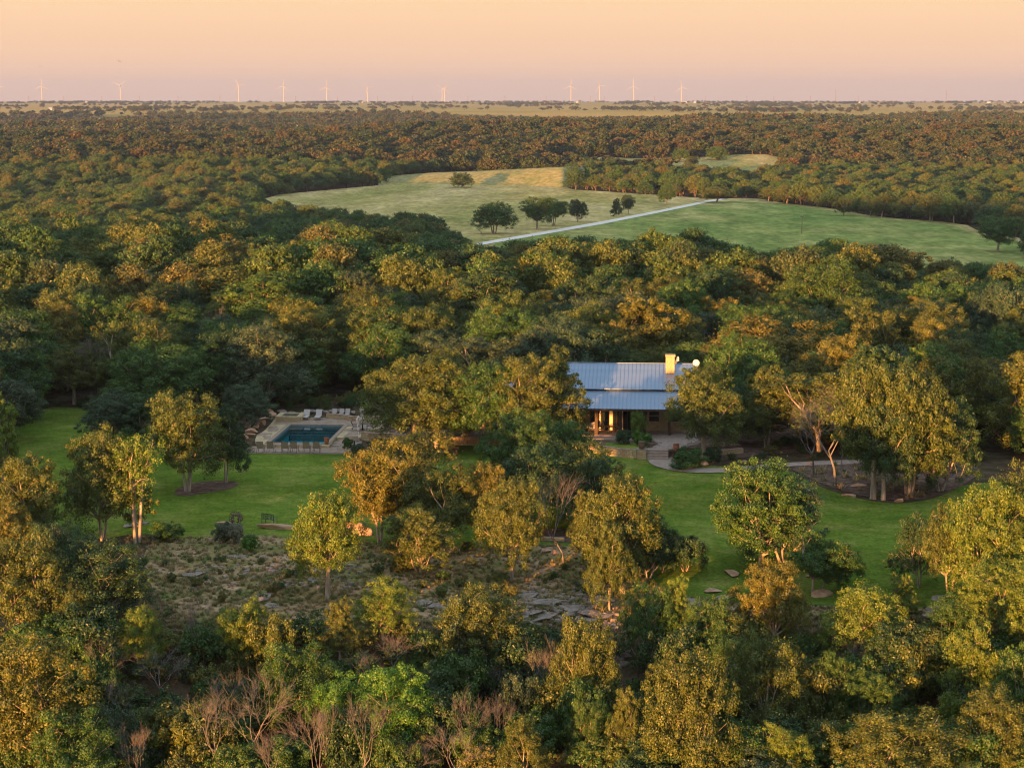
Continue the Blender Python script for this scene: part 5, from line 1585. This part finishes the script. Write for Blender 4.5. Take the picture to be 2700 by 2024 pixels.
def scatter(name, pts, scales, rots, idx, coll, label, cat, tilt=None):
    """one object whose points each carry a copy from a collection"""
    me = bpy.data.meshes.new(name)
    n = len(pts)
    me.vertices.add(n)
    me.vertices.foreach_set('co', np.ascontiguousarray(pts, np.float32).ravel())
    def attr(nm, ty, data, key):
        a = me.attributes.new(nm, ty, 'POINT'); a.data.foreach_set(key, np.ascontiguousarray(data).ravel())
    attr('s', 'FLOAT_VECTOR', scales.astype(np.float32), 'vector')
    rv = np.zeros((n, 3), np.float32); rv[:, 2] = rots
    attr('r', 'FLOAT_VECTOR', rv, 'vector')
    attr('k', 'INT', idx.astype(np.int32), 'value')
    me.update()
    o = link_mesh(name, me)
    ng = bpy.data.node_groups.new(name, 'GeometryNodeTree')
    ng.interface.new_socket('Geometry', in_out='INPUT', socket_type='NodeSocketGeometry')
    ng.interface.new_socket('Geometry', in_out='OUTPUT', socket_type='NodeSocketGeometry')
    N, L = ng.nodes, ng.links
    gi = N.new('NodeGroupInput'); go = N.new('NodeGroupOutput')
    ci = N.new('GeometryNodeCollectionInfo')
    ci.inputs['Collection'].default_value = coll
    ci.inputs['Separate Children'].default_value = True
    ci.inputs['Reset Children'].default_value = True
    ip = N.new('GeometryNodeInstanceOnPoints')
    ip.inputs['Pick Instance'].default_value = True
    def named(nm, ty):
        a = N.new('GeometryNodeInputNamedAttribute'); a.data_type = ty; a.inputs['Name'].default_value = nm
        return a.outputs['Attribute']
    L.new(gi.outputs[0], ip.inputs['Points'])
    L.new(ci.outputs[0], ip.inputs['Instance'])
    L.new(named('k', 'INT'), ip.inputs['Instance Index'])
    L.new(named('r', 'FLOAT_VECTOR'), ip.inputs['Rotation'])
    L.new(named('s', 'FLOAT_VECTOR'), ip.inputs['Scale'])
    L.new(ip.outputs[0], go.inputs[0])
    md = o.modifiers.new('scatter', 'NODES'); md.node_group = ng
    tag(o, label, cat, kind='stuff')
    return o

def grid_points(y0, y1, step, half, seed, grow=0.0):
    """jittered points over the part of the country the lens takes in"""
    g = np.random.default_rng(seed)
    out = []
    y = y0
    while y < y1:
        st = step * (1 + grow * (y - y0))
        w = half(y)
        xs = np.arange(-w, w, st)
        out.append(np.stack([xs + g.uniform(-.5, .5, len(xs)) * st * 1.05, y + g.uniform(-.5, .5, len(xs)) * st * 1.05], 1))
        y += st
    return np.concatenate(out)

YARD = polyD([(20, 930), (90, 885), (250, 885), (400, 905), (560, 900), (590, 880), (790, 878), (800, 900), (1000, 875), (1230, 900), (1240, 882), (1430, 890), (1530, 930), (1620, 960), (1700, 990),
              (1760, 1010), (1900, 1000), (2080, 985), (2130, 970), (2250, 985), (2250, 1400), (20, 1400)], 0.0, 1)
# the house itself stands behind the porch; keep its footprint free
HOUSE_BOX = [(-13.0, 203.0), (22.0, 201.0), (23.5, 224.0), (-11.0, 226.5)]
POOL_BOX = [(-31.0, 200.0), (-12.0, 199.0), (-12.0, 226.0), (-30.0, 227.5)]
half = lambda y: 0.262 * y + 8
wood = grid_points(196, 500, 6.1, half, 11)
keep = np.ones(len(wood), bool)
for pl in CLEAR + [YARD, HOUSE_BOX, POOL_BOX]:
    keep &= ~in_poly(wood[:, 0], wood[:, 1], pl)
for bx, by, br in BASES:
    keep &= np.hypot(wood[:, 0] - bx, wood[:, 1] - by) > br + 0.8
wood = wood[keep]
wood = wood[np.argsort(np.hypot(wood[:, 0], wood[:, 1]))]
wz = terrain(wood[:, 0], wood[:, 1])
wg = np.random.default_rng(21)
wh = 6.4 + 4.8 * wg.random(len(wood)) ** 1.2 + 0.8 * vnoise(wood[:, 0] / 25, wood[:, 1] / 25)
ww = (0.50 * wh + 3.0 + 2.4 * wg.random(len(wood)) ** 1.5) * np.where(wg.random(len(wood)) < 0.12, 1.4, 1.0)
_lim = np.array([(-400, 440), (600, 440), (700, 470), (800, 480), (930, 500), (985, 512), (1060, 524), (1150, 512), (1220, 500), (1260, 510), (1330, 505), (1360, 510), (1430, 490), (1480, 486), (1520, 492), (1560, 507), (1640, 540), (1700, 530),
                 (1800, 515), (1850, 506), (1920, 520), (1960, 562), (2010, 568), (2060, 538), (2100, 555), (2300, 560), (2600, 560)])
_top = 217 + 4424 * (CAM_H - wz - wh) / np.maximum(wood[:, 1], 1)          # row of each tree top
_col = 1106 + 4424 * wood[:, 0] / wood[:, 1]
_ok = _top > np.interp(_col, _lim[:, 0], _lim[:, 1])
wood, wz, wh, ww = wood[_ok], wz[_ok], wh[_ok], ww[_ok]
in_view = np.abs(wood[:, 0]) < 0.25 * wood[:, 1] + 3
N_SINGLE = 180
picked = np.where(in_view)[0][:N_SINGLE]
single = np.zeros(len(wood), bool); single[picked] = True
cols = [GREEN, OLIVE, DARK, OLIVE, GREEN, GOLD, BLUEG]
def wood_label(x, y, c):
    tone = {GREEN: 'green', OLIVE: 'olive', DARK: 'dark', GOLD: 'golden', BLUEG: 'grey-green'}[c]
    zone = 'left of the pool' if x < -27 else 'behind the pool' if x < -12 else 'behind the house' if x < 22 else 'right of the house'
    return '%s oak in the dense wood %s' % (tone, zone), 'oaks of the wood %s' % zone
for i in picked:
    c = cols[int(wg.integers(0, len(cols)))]
    lab, grp = wood_label(wood[i, 0], wood[i, 1], c)
    plant(NEAR[int(wg.integers(0, len(NEAR)))], 'broadleaf_tree', (wood[i, 0], wood[i, 1], wz[i]), wh[i], ww[i] * 1.05, jitter(c), lab, 'tree', grp, float(wg.uniform(0, 6.28)))
rest = ~single
def scales(h, w): return np.stack([w / 8.0, w / 8.0, h / 9.0], 1)
scatter('oak_wood', np.stack([wood[rest, 0], wood[rest, 1], wz[rest]], 1), scales(wh[rest], ww[rest]), wg.uniform(0, 6.28, rest.sum()), wg.integers(0, 7, rest.sum()), SET_MID,
        'dense oak wood between the house and the meadow', 'wood')

mid = grid_points(500, 1250, 7.0, lambda y: 0.262 * y + 10, 12, 0.0004)
keep = np.ones(len(mid), bool)
for pl in CLEAR + [MEADOW]: keep &= ~in_poly(mid[:, 0], mid[:, 1], pl)
_mc = 1106 + 4424 * mid[:, 0] / mid[:, 1]
keep &= ~((mid[:, 1] < 620) & (_mc > 960))
_mz = terrain(mid[:, 0], mid[:, 1])
_mt = 217 + 4424 * (CAM_H - _mz - 9.5) / mid[:, 1]; _mb = 217 + 4424 * (CAM_H - _mz) / mid[:, 1]
keep &= ~((_mc > 555) & (_mc < 990) & (_mb > 424) & (_mt < np.interp(_mc, [555, 690, 800, 900, 960, 990], [428, 446, 456, 452, 470, 492])))
_f = [zD(x, y, MEADOW_Z) for x, y in [(820, 412), (930, 407), (1040, 407), (1140, 408), (1225, 410)]]
bank_zone = [(p.x, p.y - 4) for p in _f] + [(p.x, p.y + 62) for p in _f[::-1]]
keep &= ~in_poly(mid[:, 0], mid[:, 1], bank_zone)
for bx, by, br in BASES:
    keep &= np.hypot(mid[:, 0] - bx, mid[:, 1] - by) > br + 1
mid = mid[keep]
mz = terrain(mid[:, 0], mid[:, 1])
mh = 6.0 + 6.0 * wg.random(len(mid)) ** 1.2; mw = 0.55 * mh + 3.2 + 3.0 * wg.random(len(mid))
scatter('meadow_wood', np.stack([mid[:, 0], mid[:, 1], mz], 1), scales(mh, mw), wg.uniform(0, 6.28, len(mid)), wg.integers(0, 7, len(mid)), SET_MID, 'dark oak woods around the meadow', 'wood')

far = grid_points(1250, 3700, 9.0, lambda y: 0.262 * y + 15, 13, 0.0004)
keep = ~in_poly(far[:, 0], far[:, 1], FIELD_FAR)
gap = vnoise(far[:, 0] / 160 + 9, far[:, 1] / 300 + 4)
keep &= ~((gap > 0.62) & (far[:, 1] > 1500))
keep &= far[:, 1] < 3350 + 260 * vnoise(far[:, 0] / 260, far[:, 0] * 0 + 3.0)
far = far[keep]
fz = terrain(far[:, 0], far[:, 1])
fh = 6.0 + 7.0 * wg.random(len(far)) ** 1.2; fw = 0.6 * fh + 4.0 + 4.0 * wg.random(len(far))
near_f = far[:, 1] < 1900
for nm, msk, coll, nn, lab in [('far_wood', near_f, SET_FAR, 5, 'oak woods on the hills beyond the meadow'), ('horizon_wood', ~near_f, SET_VERY, 4, 'hazy oak woods reaching to the open plain')]:
    k = msk.sum()
    scatter(nm, np.stack([far[msk, 0], far[msk, 1], fz[msk]], 1), scales(fh[msk], fw[msk]), wg.uniform(0, 6.28, k), wg.integers(0, nn, k), coll, lab, 'wood')
# scattered trees and hedgerows of the plain
pl = []
pg = np.random.default_rng(31)
for _ in range(150):
    y = pg.uniform(3700, 9000); x = pg.uniform(-.26, .26) * y
    n = int(pg.integers(1, 30)); L_ = pg.uniform(10, 260) * (n > 4)
    xs = x + pg.uniform(-.5, .5, n) * L_; ysx = y + pg.normal(size=n) * 12
    pl.append(np.stack([xs, ysx], 1))
for y, dens in [(8600, 0.030), (9200, 0.05), (7600, 0.012)]:
    n = int(dens * 0.54 * y); xs = pg.uniform(-.27, .27, n) * y
    m = vnoise(xs / 120 + y, xs * 0 + 2.2) > -0.15
    pl.append(np.stack([xs[m], y + pg.normal(size=m.sum()) * 25], 1))
pl = np.concatenate(pl)
n = len(pl)
scatter('plain_tree_line', np.stack([pl[:, 0], pl[:, 1], terrain(pl[:, 0], pl[:, 1])], 1), scales(pg.uniform(5, 11, n), pg.uniform(8, 16, n)), pg.uniform(0, 6, n), pg.integers(0, 4, n), SET_VERY,
        'dotted dark tree lines on the open plain', 'wood')
# the wood on the near bank, behind and beside the drone
bk = grid_points(-480, -170, 7.5, lambda y: 330, 14)
keep = (np.abs(bk[:, 0]) > 0.27 * np.maximum(bk[:, 1], 0) + 14) | (bk[:, 1] < 20)
bk = bk[keep]; n = len(bk)
scatter('near_bank_wood', np.stack([bk[:, 0], bk[:, 1], terrain(bk[:, 0], bk[:, 1])], 1), scales(pg.uniform(7.5, 10.5, n), pg.uniform(7, 10, n)), pg.uniform(0, 6, n), pg.integers(0, 5, n), SET_FAR,
        'oak wood on the near bank of the creek', 'wood')

# woods beyond both sides of the frame, on the level of the lawn
sd = grid_points(128, 430, 6.6, lambda y: 240, 15)
sd = sd[(np.abs(sd[:, 0]) > 0.262 * sd[:, 1] + 7)]
n = len(sd)
scatter('side_wood', np.stack([sd[:, 0], sd[:, 1], terrain(sd[:, 0], sd[:, 1])], 1), scales(pg.uniform(7.0, 11, n), pg.uniform(7, 11, n)), pg.uniform(0, 6, n), pg.integers(0, 5, n), SET_FAR,
        'oak woods on either side of the clearing', 'wood')

# ------------------------------------------------------------------ undergrowth
def tuft_mesh(name, seed, mat, h=.5, n=26, spread=.35, wd=.02):
    g = np.random.default_rng(seed)
    V, T = [], []
    for i in range(n):
        a = g.uniform(0, 6.28); r = g.random() * spread * .5
        b = np.array([math.cos(a) * r, math.sin(a) * r, 0])
        hh = h * g.uniform(.5, 1.1)
        t = b + np.array([math.cos(a) * spread * g.random(), math.sin(a) * spread * g.random(), hh])
        d = np.array([-math.sin(a), math.cos(a), 0]) * wd
        m = (b + t) / 2 + np.array([0, 0, hh * .12])
        V += [b - d, b + d, m + d * .8, m - d * .8, m - d * .8, m + d * .8, t + d * .15, t - d * .15]
        c = g.uniform(.7, 1.3); T += [c, c]
    me = np_mesh(name, np.array(V), np.arange(len(V)).reshape(-1, 4), np.array(T))
    me.materials.append(mat)
    return me
M['blade_green'] = leaf_mat('blade_green', [(0.075, 0.140, 0.024), (0.110, 0.165, 0.030), (0.140, 0.155, 0.050)])
M['blade_dry'] = leaf_mat('blade_dry', [(0.34, 0.24, 0.12), (0.24, 0.21, 0.08), (0.38, 0.27, 0.15), (0.16, 0.18, 0.05)])
SET_TUFT = bpy.data.collections.new('tufts')
for i in range(4):
    SET_TUFT.objects.link(bpy.data.objects.new('tuft_%d' % i, tuft_mesh('tuft_%d' % i, 800 + i, M['blade_green' if i == 1 else 'blade_dry'], .45, 30, .45, .035)))
SET_BRUSH = bpy.data.collections.new('brush')
def brush_proto(i, mat, n, leaf):
    st_, cr_ = make_shrub('brush%d' % i, 900 + i, 1.6, 2.4, n, leaf, mat)
    return joined('brush_%d' % i, st_, cr_)
SET_BRUSH.objects.link(brush_proto(0, 'leaf_wood', 5000, .085)); SET_BRUSH.objects.link(brush_proto(1, 'leaf_wood', 4000, .09)); SET_BRUSH.objects.link(brush_proto(2, 'leaf_wood', 3000, .085))
def px_scatter(name, n, x0, x1, y0, y1, seed, coll, nn, smin, smax, label, cat, test=None):
    g = np.random.default_rng(seed)
    sx = g.uniform(x0, x1, n * 2); sy = g.uniform(y0, y1, n * 2)
    dx = (sx - 1350) / 5400; dy = -(sy - 1012) / 5400
    d1 = _cp + dy * _sp; d2 = -_sp + dy * _cp
    z = np.full(n * 2, -1.0)
    for _ in range(12):
        t = (z - CAM_H) / d2
        z = 0.5 * z + 0.5 * terrain(dx * t, d1 * t)
    x_, y_ = dx * t, d1 * t
    z = terrain(x_, y_)
    ok = np.ones(len(x_), bool) if test is None else test(x_, y_)
    P_ = np.stack([x_, y_, z], 1)[ok][:n]; s_ = g.uniform(smin, smax, len(P_))
    sc3 = np.stack([s_, s_, s_ * g.uniform(.7, 1.2, len(P_))], 1)
    return scatter(name, P_, sc3, g.uniform(0, 6.28, len(P_)), g.integers(0, nn, len(P_)), coll, label, cat)
not_lawn = lambda x, y: ~in_poly(x, y, LAWN)
px_scatter('rough_grass', 7500, 330, 2700, 1405, 1670, 51, SET_TUFT, 4, .25, .70, 'rough dry and green grass tufts on the slope below the lawn', 'grass', not_lawn)
px_scatter('undergrowth', 380, -60, 2760, 1690, 2090, 52, SET_BRUSH, 3, .6, 1.5, 'tangled brush on the floor of the creek thicket', 'undergrowth', not_lawn)
px_scatter('slope_brush', 45, 330, 2700, 1480, 1600, 53, SET_BRUSH, 3, .25, .6, 'small scattered bushes on the rough slope', 'undergrowth', not_lawn)
px_scatter('bed_plants', 60, 2060, 2560, 1215, 1320, 54, SET_TUFT, 4, .7, 1.5, 'grassy tufts in the right planting bed', 'grass', lambda x, y: in_poly(x, y, BED_RIGHT))

px_scatter('pool_brush', 46, 640, 1010, 1058, 1084, 55, SET_BRUSH, 3, .35, .9, 'low brush under the trees behind the pool', 'undergrowth', lambda x, y: y > 229)
px_scatter('verge_brush', 40, 1860, 2600, 1165, 1215, 56, SET_BRUSH, 3, .3, .8, 'low brush along the wood edge right of the house', 'undergrowth', lambda x, y: ~in_poly(x, y, WALK) & ~in_poly(x, y, HOUSE_BOX))
px_scatter('left_brush', 40, -20, 660, 1060, 1100, 57, SET_BRUSH, 3, .4, 1.0, 'low brush along the wood edge left of the pool', 'undergrowth', not_lawn)
# ------------------------------------------------------------------ far things
def turbine(sx, hub_y, base_y, ang, label):
    d0 = 80 * 5400 / 39.0
    d = ray(sx, hub_y); t = d0 / d[1]
    hub = Vector((d[0] * t, d[1] * t, CAM_H + d[2] * t))
    gz = float(terrain(hub.x, hub.y))
    r = empty('wind_turbine', (hub.x, hub.y, gz), math.radians(random.uniform(-25, 25)))
    H_ = hub.z - gz
    MB().tube([(0, 0, 0), (0, 0, H_ * .5), (0, 0, H_ - 1)], [2.9, 2.4, 1.9], 12).build('tower', M['turbine_grey'], r)
    MB().box(-2, 2, -5, 6, H_ - 1.9, H_ + 2.1).build('nacelle', M['turbine_grey'], r)
    hb_ = MB().lathe([(.3, 0), (1.6, .8), (2.0, 2.2), (2.0, 3.6)], 10).build('hub', M['turbine_grey'], r)
    hb_.location = (0, -8.5, H_); hb_.rotation_euler = (-math.pi / 2, 0, 0)
    for k in range(3):
        a = math.radians(ang + 120 * k)
        m = MB(); dx_, dz_ = math.sin(a), math.cos(a); px_, pz_ = math.cos(a), -math.sin(a)
        prof = [(1.5, .9, .7), (9, 1.4, .45), (25, .9, .3), (46, .3, .1)]
        vs_ = []
        for L_, c, th in prof:
            for cc, tt in ((-c * .35, -th), (c, -th * .3), (c, th * .3), (-c * .35, th)):
                vs_.append((dx_ * L_ + px_ * cc, -7 + tt, H_ + dz_ * L_ + pz_ * cc))
        m.add(vs_, [(i * 4 + j, i * 4 + (j + 1) % 4, (i + 1) * 4 + (j + 1) % 4, (i + 1) * 4 + j) for i in range(3) for j in range(4)] + [(3, 2, 1, 0), (12, 13, 14, 15)])
        m.build('blade', M['turbine_grey'], r)
    tag(r, label, 'wind turbine', 'wind turbines on the horizon')
TN = ['cut by the left edge of the picture', 'below the smaller bird', 'below the larger bird', 'third tower from the left', 'fourth tower from the left', 'fifth tower from the left', 'sixth tower, over the dark copse',
      'left tower of the overlapping pair', 'right tower of the overlapping pair', 'first right of the overlapping pair', 'second right of the overlapping pair', 'third right of the overlapping pair', 'rightmost of all']
for (sx, hy, by, an), nm in zip([(-5, 228, 268, 95), (110, 226.6, 270, 2), (317, 225.6, 265, 52), (629, 224, 262, -28), (748, 227, 263, 8), (861, 230, 262, 3), (968.7, 231, 258, 78), (1165.8, 234.5, 263, -58), (1172.5, 235, 263, 12),
                                 (1505.7, 227, 263, 5), (1581, 226, 260, -25), (1671, 227, 261, 0), (1797, 230, 265, -10)], TN):
    turbine(sx, hy, by, an, 'white wind turbine on the horizon, %s' % nm)
def far_pole(sx, hpx, label):
    d0 = 7800.0
    x = (sx - 1350) / 5400 * d0 * 1.0; gz = float(terrain(x, d0))
    h = hpx / 5400 * d0
    r = empty('transmission_pole', (x, d0, gz))
    MB().tube([(0, 0, -1), (0, 0, h)], [.75, .5], 8).build('shaft', M['pole_wood'], r)
    MB().box(-3, 3, -.2, .2, h * .86, h * .86 + .5).build('crossarm', M['pole_wood'], r)
    tag(r, label, 'pole', 'poles along the horizon')
pxs = [88, 178, 279, 376.6, 478, 587, 687, 785, 894, 999, 1091, 1235, 1331.6, 1439, 1555, 1591, 1722, 1856, 1963.6, 2034, 2129, 2254]
for sx in pxs:
    far_pole(sx, 20, 'thin dark transmission pole in the line along the horizon')
far_pole(2195, 37, 'tallest thin mast on the right of the horizon')
far_pole(2484, 35, 'thin mast near the right end of the horizon')
def farmhouse(sx, sy, wd, label):
    d0 = 5400 * 14.0 / max(2.2, sy - 262.5)
    d0 = min(max(d0, 4200), 8300)
    x = (sx - 1350) / 5400 * d0; gz = float(terrain(x, d0))
    w = wd / 5400 * d0
    r = empty('farmhouse', (x, d0, gz), random.uniform(-.3, .3))
    MB().box(-w / 2, w / 2, -4, 4, 0, 4).build('wall', M['turbine_grey'], r)
    m = MB(); m.add([(-w / 2 - .4, -4.5, 4), (w / 2 + .4, -4.5, 4), (w / 2 + .4, 4.5, 4), (-w / 2 - .4, 4.5, 4), (-w / 2 - .4, 0, 6.6), (w / 2 + .4, 0, 6.6)], [(0, 1, 5, 4), (2, 3, 4, 5), (1, 2, 5), (3, 0, 4), (3, 2, 1, 0)])
    m.build('roof', M['turbine_grey'], r)
    tag(r, label, 'building', 'white buildings on the plain')
for sx, sy, wd, lab in [(144, 284.5, 9, 'white building nearest, at the edge of the woods on the left'), (242, 271, 13, 'long white building below the larger bird'), (961, 265, 7, 'small white building by the dark copse'), (1182, 267, 5, 'tiny white building below the overlapping turbines'),
                        (1520, 269, 5, 'tiny white building right of the first turbine after the pair'), (1801, 269, 12, 'long white building below the rightmost turbine'), (1828, 268, 6, 'white building just right of the long one'), (1861, 268, 7, 'white building beneath the right tree line'),
                        (2257, 266, 8, 'bright white barn on the right plain'), (2304, 269, 16, 'long low pinkish building on the right plain'), (2516, 266, 6, 'white house between the mast and the right edge'), (2595, 266, 9, 'white house of the right-hand hamlet, first'), (2613, 266, 8, 'white house of the right-hand hamlet, second'),
                        (2640, 267, 7, 'white house of the right-hand hamlet, third'), (2680, 266, 6, 'white house nearest the right edge')]:
    farmhouse(sx, sy, wd, lab)
def power_pole(sx, base_y, top_y, label, z=None):
    p = on_ground(sx, base_y)
    h = (base_y - top_y) / 5400 * math.hypot(p.x, p.y)
    r = empty('power_pole', p)
    MB().tube([(0, 0, -.5), (0, 0, h)], [.17, .12], 8).build('shaft', M['pole_wood'], r)
    MB().box(-.95, .95, -.07, .07, h - .5, h - .36).build('crossarm', M['pole_wood'], r)
    for x in (-.85, 0, .85):
        MB().lathe([(.06, 0), (.08, .05), (.05, .12), (.03, .2)], 6).build('insulator', M['metal_white'], r, (x, 0, h - .36 if x else h))
    tag(r, label, 'power pole')
power_pole(2114, 621, 570, 'wooden power pole standing alone in the green pasture')
power_pole(2400, 574, 534, 'wooden power pole in front of the trees behind the pasture')
power_pole(361, 690, 602, 'power pole top rising out of the woods on the left')
def bird(sx, sy, dist, span, ang, label):
    d = ray(sx, sy); t = dist / d[1]
    r = empty('bird', (d[0] * t, d[1] * t, CAM_H + d[2] * t)); r.rotation_euler = (0, ang, .5)
    MB().tube([(0, -.45, 0), (0, -.25, 0), (0, .1, .02), (0, .45, 0)], [.03, .12, .13, .05], 7).build('body', M['bird'], r)
    for s_ in (-1, 1):
        m = MB(); h = span / 2
        m.add([(s_ * .05, -.2, .05), (s_ * .05, .2, .05), (s_ * h * .5, .18, .28), (s_ * h * .5, -.22, .28), (s_ * h, .05, .2), (s_ * h, -.15, .2)] + [(s_ * .05, -.2, .02), (s_ * .05, .2, .02), (s_ * h * .5, .18, .25), (s_ * h * .5, -.22, .25), (s_ * h, .05, .18), (s_ * h, -.15, .18)],
              [(0, 1, 2, 3), (3, 2, 4, 5), (9, 8, 7, 6), (11, 10, 8, 9), (0, 3, 9, 6), (3, 5, 11, 9), (5, 4, 10, 11), (4, 2, 8, 10), (2, 1, 7, 8)])
        m.build('wing', M['bird'], r)
    m = MB(); m.add([(-.05, -.4, 0), (.05, -.4, 0), (.14, -.8, .01), (-.14, -.8, .01), (-.05, -.4, .03), (.05, -.4, .03), (.14, -.8, .03), (-.14, -.8, .03)], [(3, 2, 1, 0), (4, 5, 6, 7), (0, 1, 5, 4), (1, 2, 6, 5), (2, 3, 7, 6), (3, 0, 4, 7)]); m.build('tail', M['bird'], r)
    tag(r, label, 'bird')
bird(314, 162, 900, 1.8, .5, 'larger dark bird gliding in the sky on the left')
bird(106, 176, 1100, 1.5, .1, 'smaller dark bird above the leftmost full turbine')

# ------------------------------------------------------------------ air
def haze():
    mb_ = MB().box(-7300, 7300, -760, 16400, -34, 190)
    m = bpy.data.materials.new('haze'); m.use_nodes = True
    N, L = m.node_tree.nodes, m.node_tree.links
    N.clear()
    out = N.new('ShaderNodeOutputMaterial'); v = N.new('ShaderNodeVolumePrincipled')
    v.inputs['Color'].default_value = (0.66, 0.76, 1.0, 1)
    v.inputs['Density'].default_value = HAZE_DENSITY
    v.inputs['Anisotropy'].default_value = 0.55
    L.new(v.outputs[0], out.inputs['Volume'])

    o = mb_.build('haze', m)
    tag(o, 'thin evening haze over the whole countryside', 'haze', kind='stuff')
HAZE_DENSITY = 5.0e-5
haze()

# ------------------------------------------------------------------ labels: look-alikes are told apart by their order across the view
def order_labels():
    words_ = ['first', 'second', 'third', 'fourth', 'fifth', 'sixth', 'seventh', 'eighth', 'ninth', 'tenth', 'eleventh', 'twelfth']
    by = {}
    for o in C.objects:
        if o.parent is None and o.get('label') and o.get('kind') not in ('stuff', 'structure'):
            by.setdefault(o['label'], []).append(o)
    for lab, lst in by.items():
        if len(lst) < 2: continue
        lst.sort(key=lambda o: o.location.x / max(1.0, o.location.y))
        for i, o in enumerate(lst):
            w = words_[i] if i < 12 else '%d%s' % (i + 1, {1: 'st', 2: 'nd', 3: 'rd'}.get((i + 1) % 10, 'th') if (i + 1) % 100 not in (11, 12, 13) else 'th')
            o['label'] = '%s from the left, %s' % (w, lab)
order_labels()
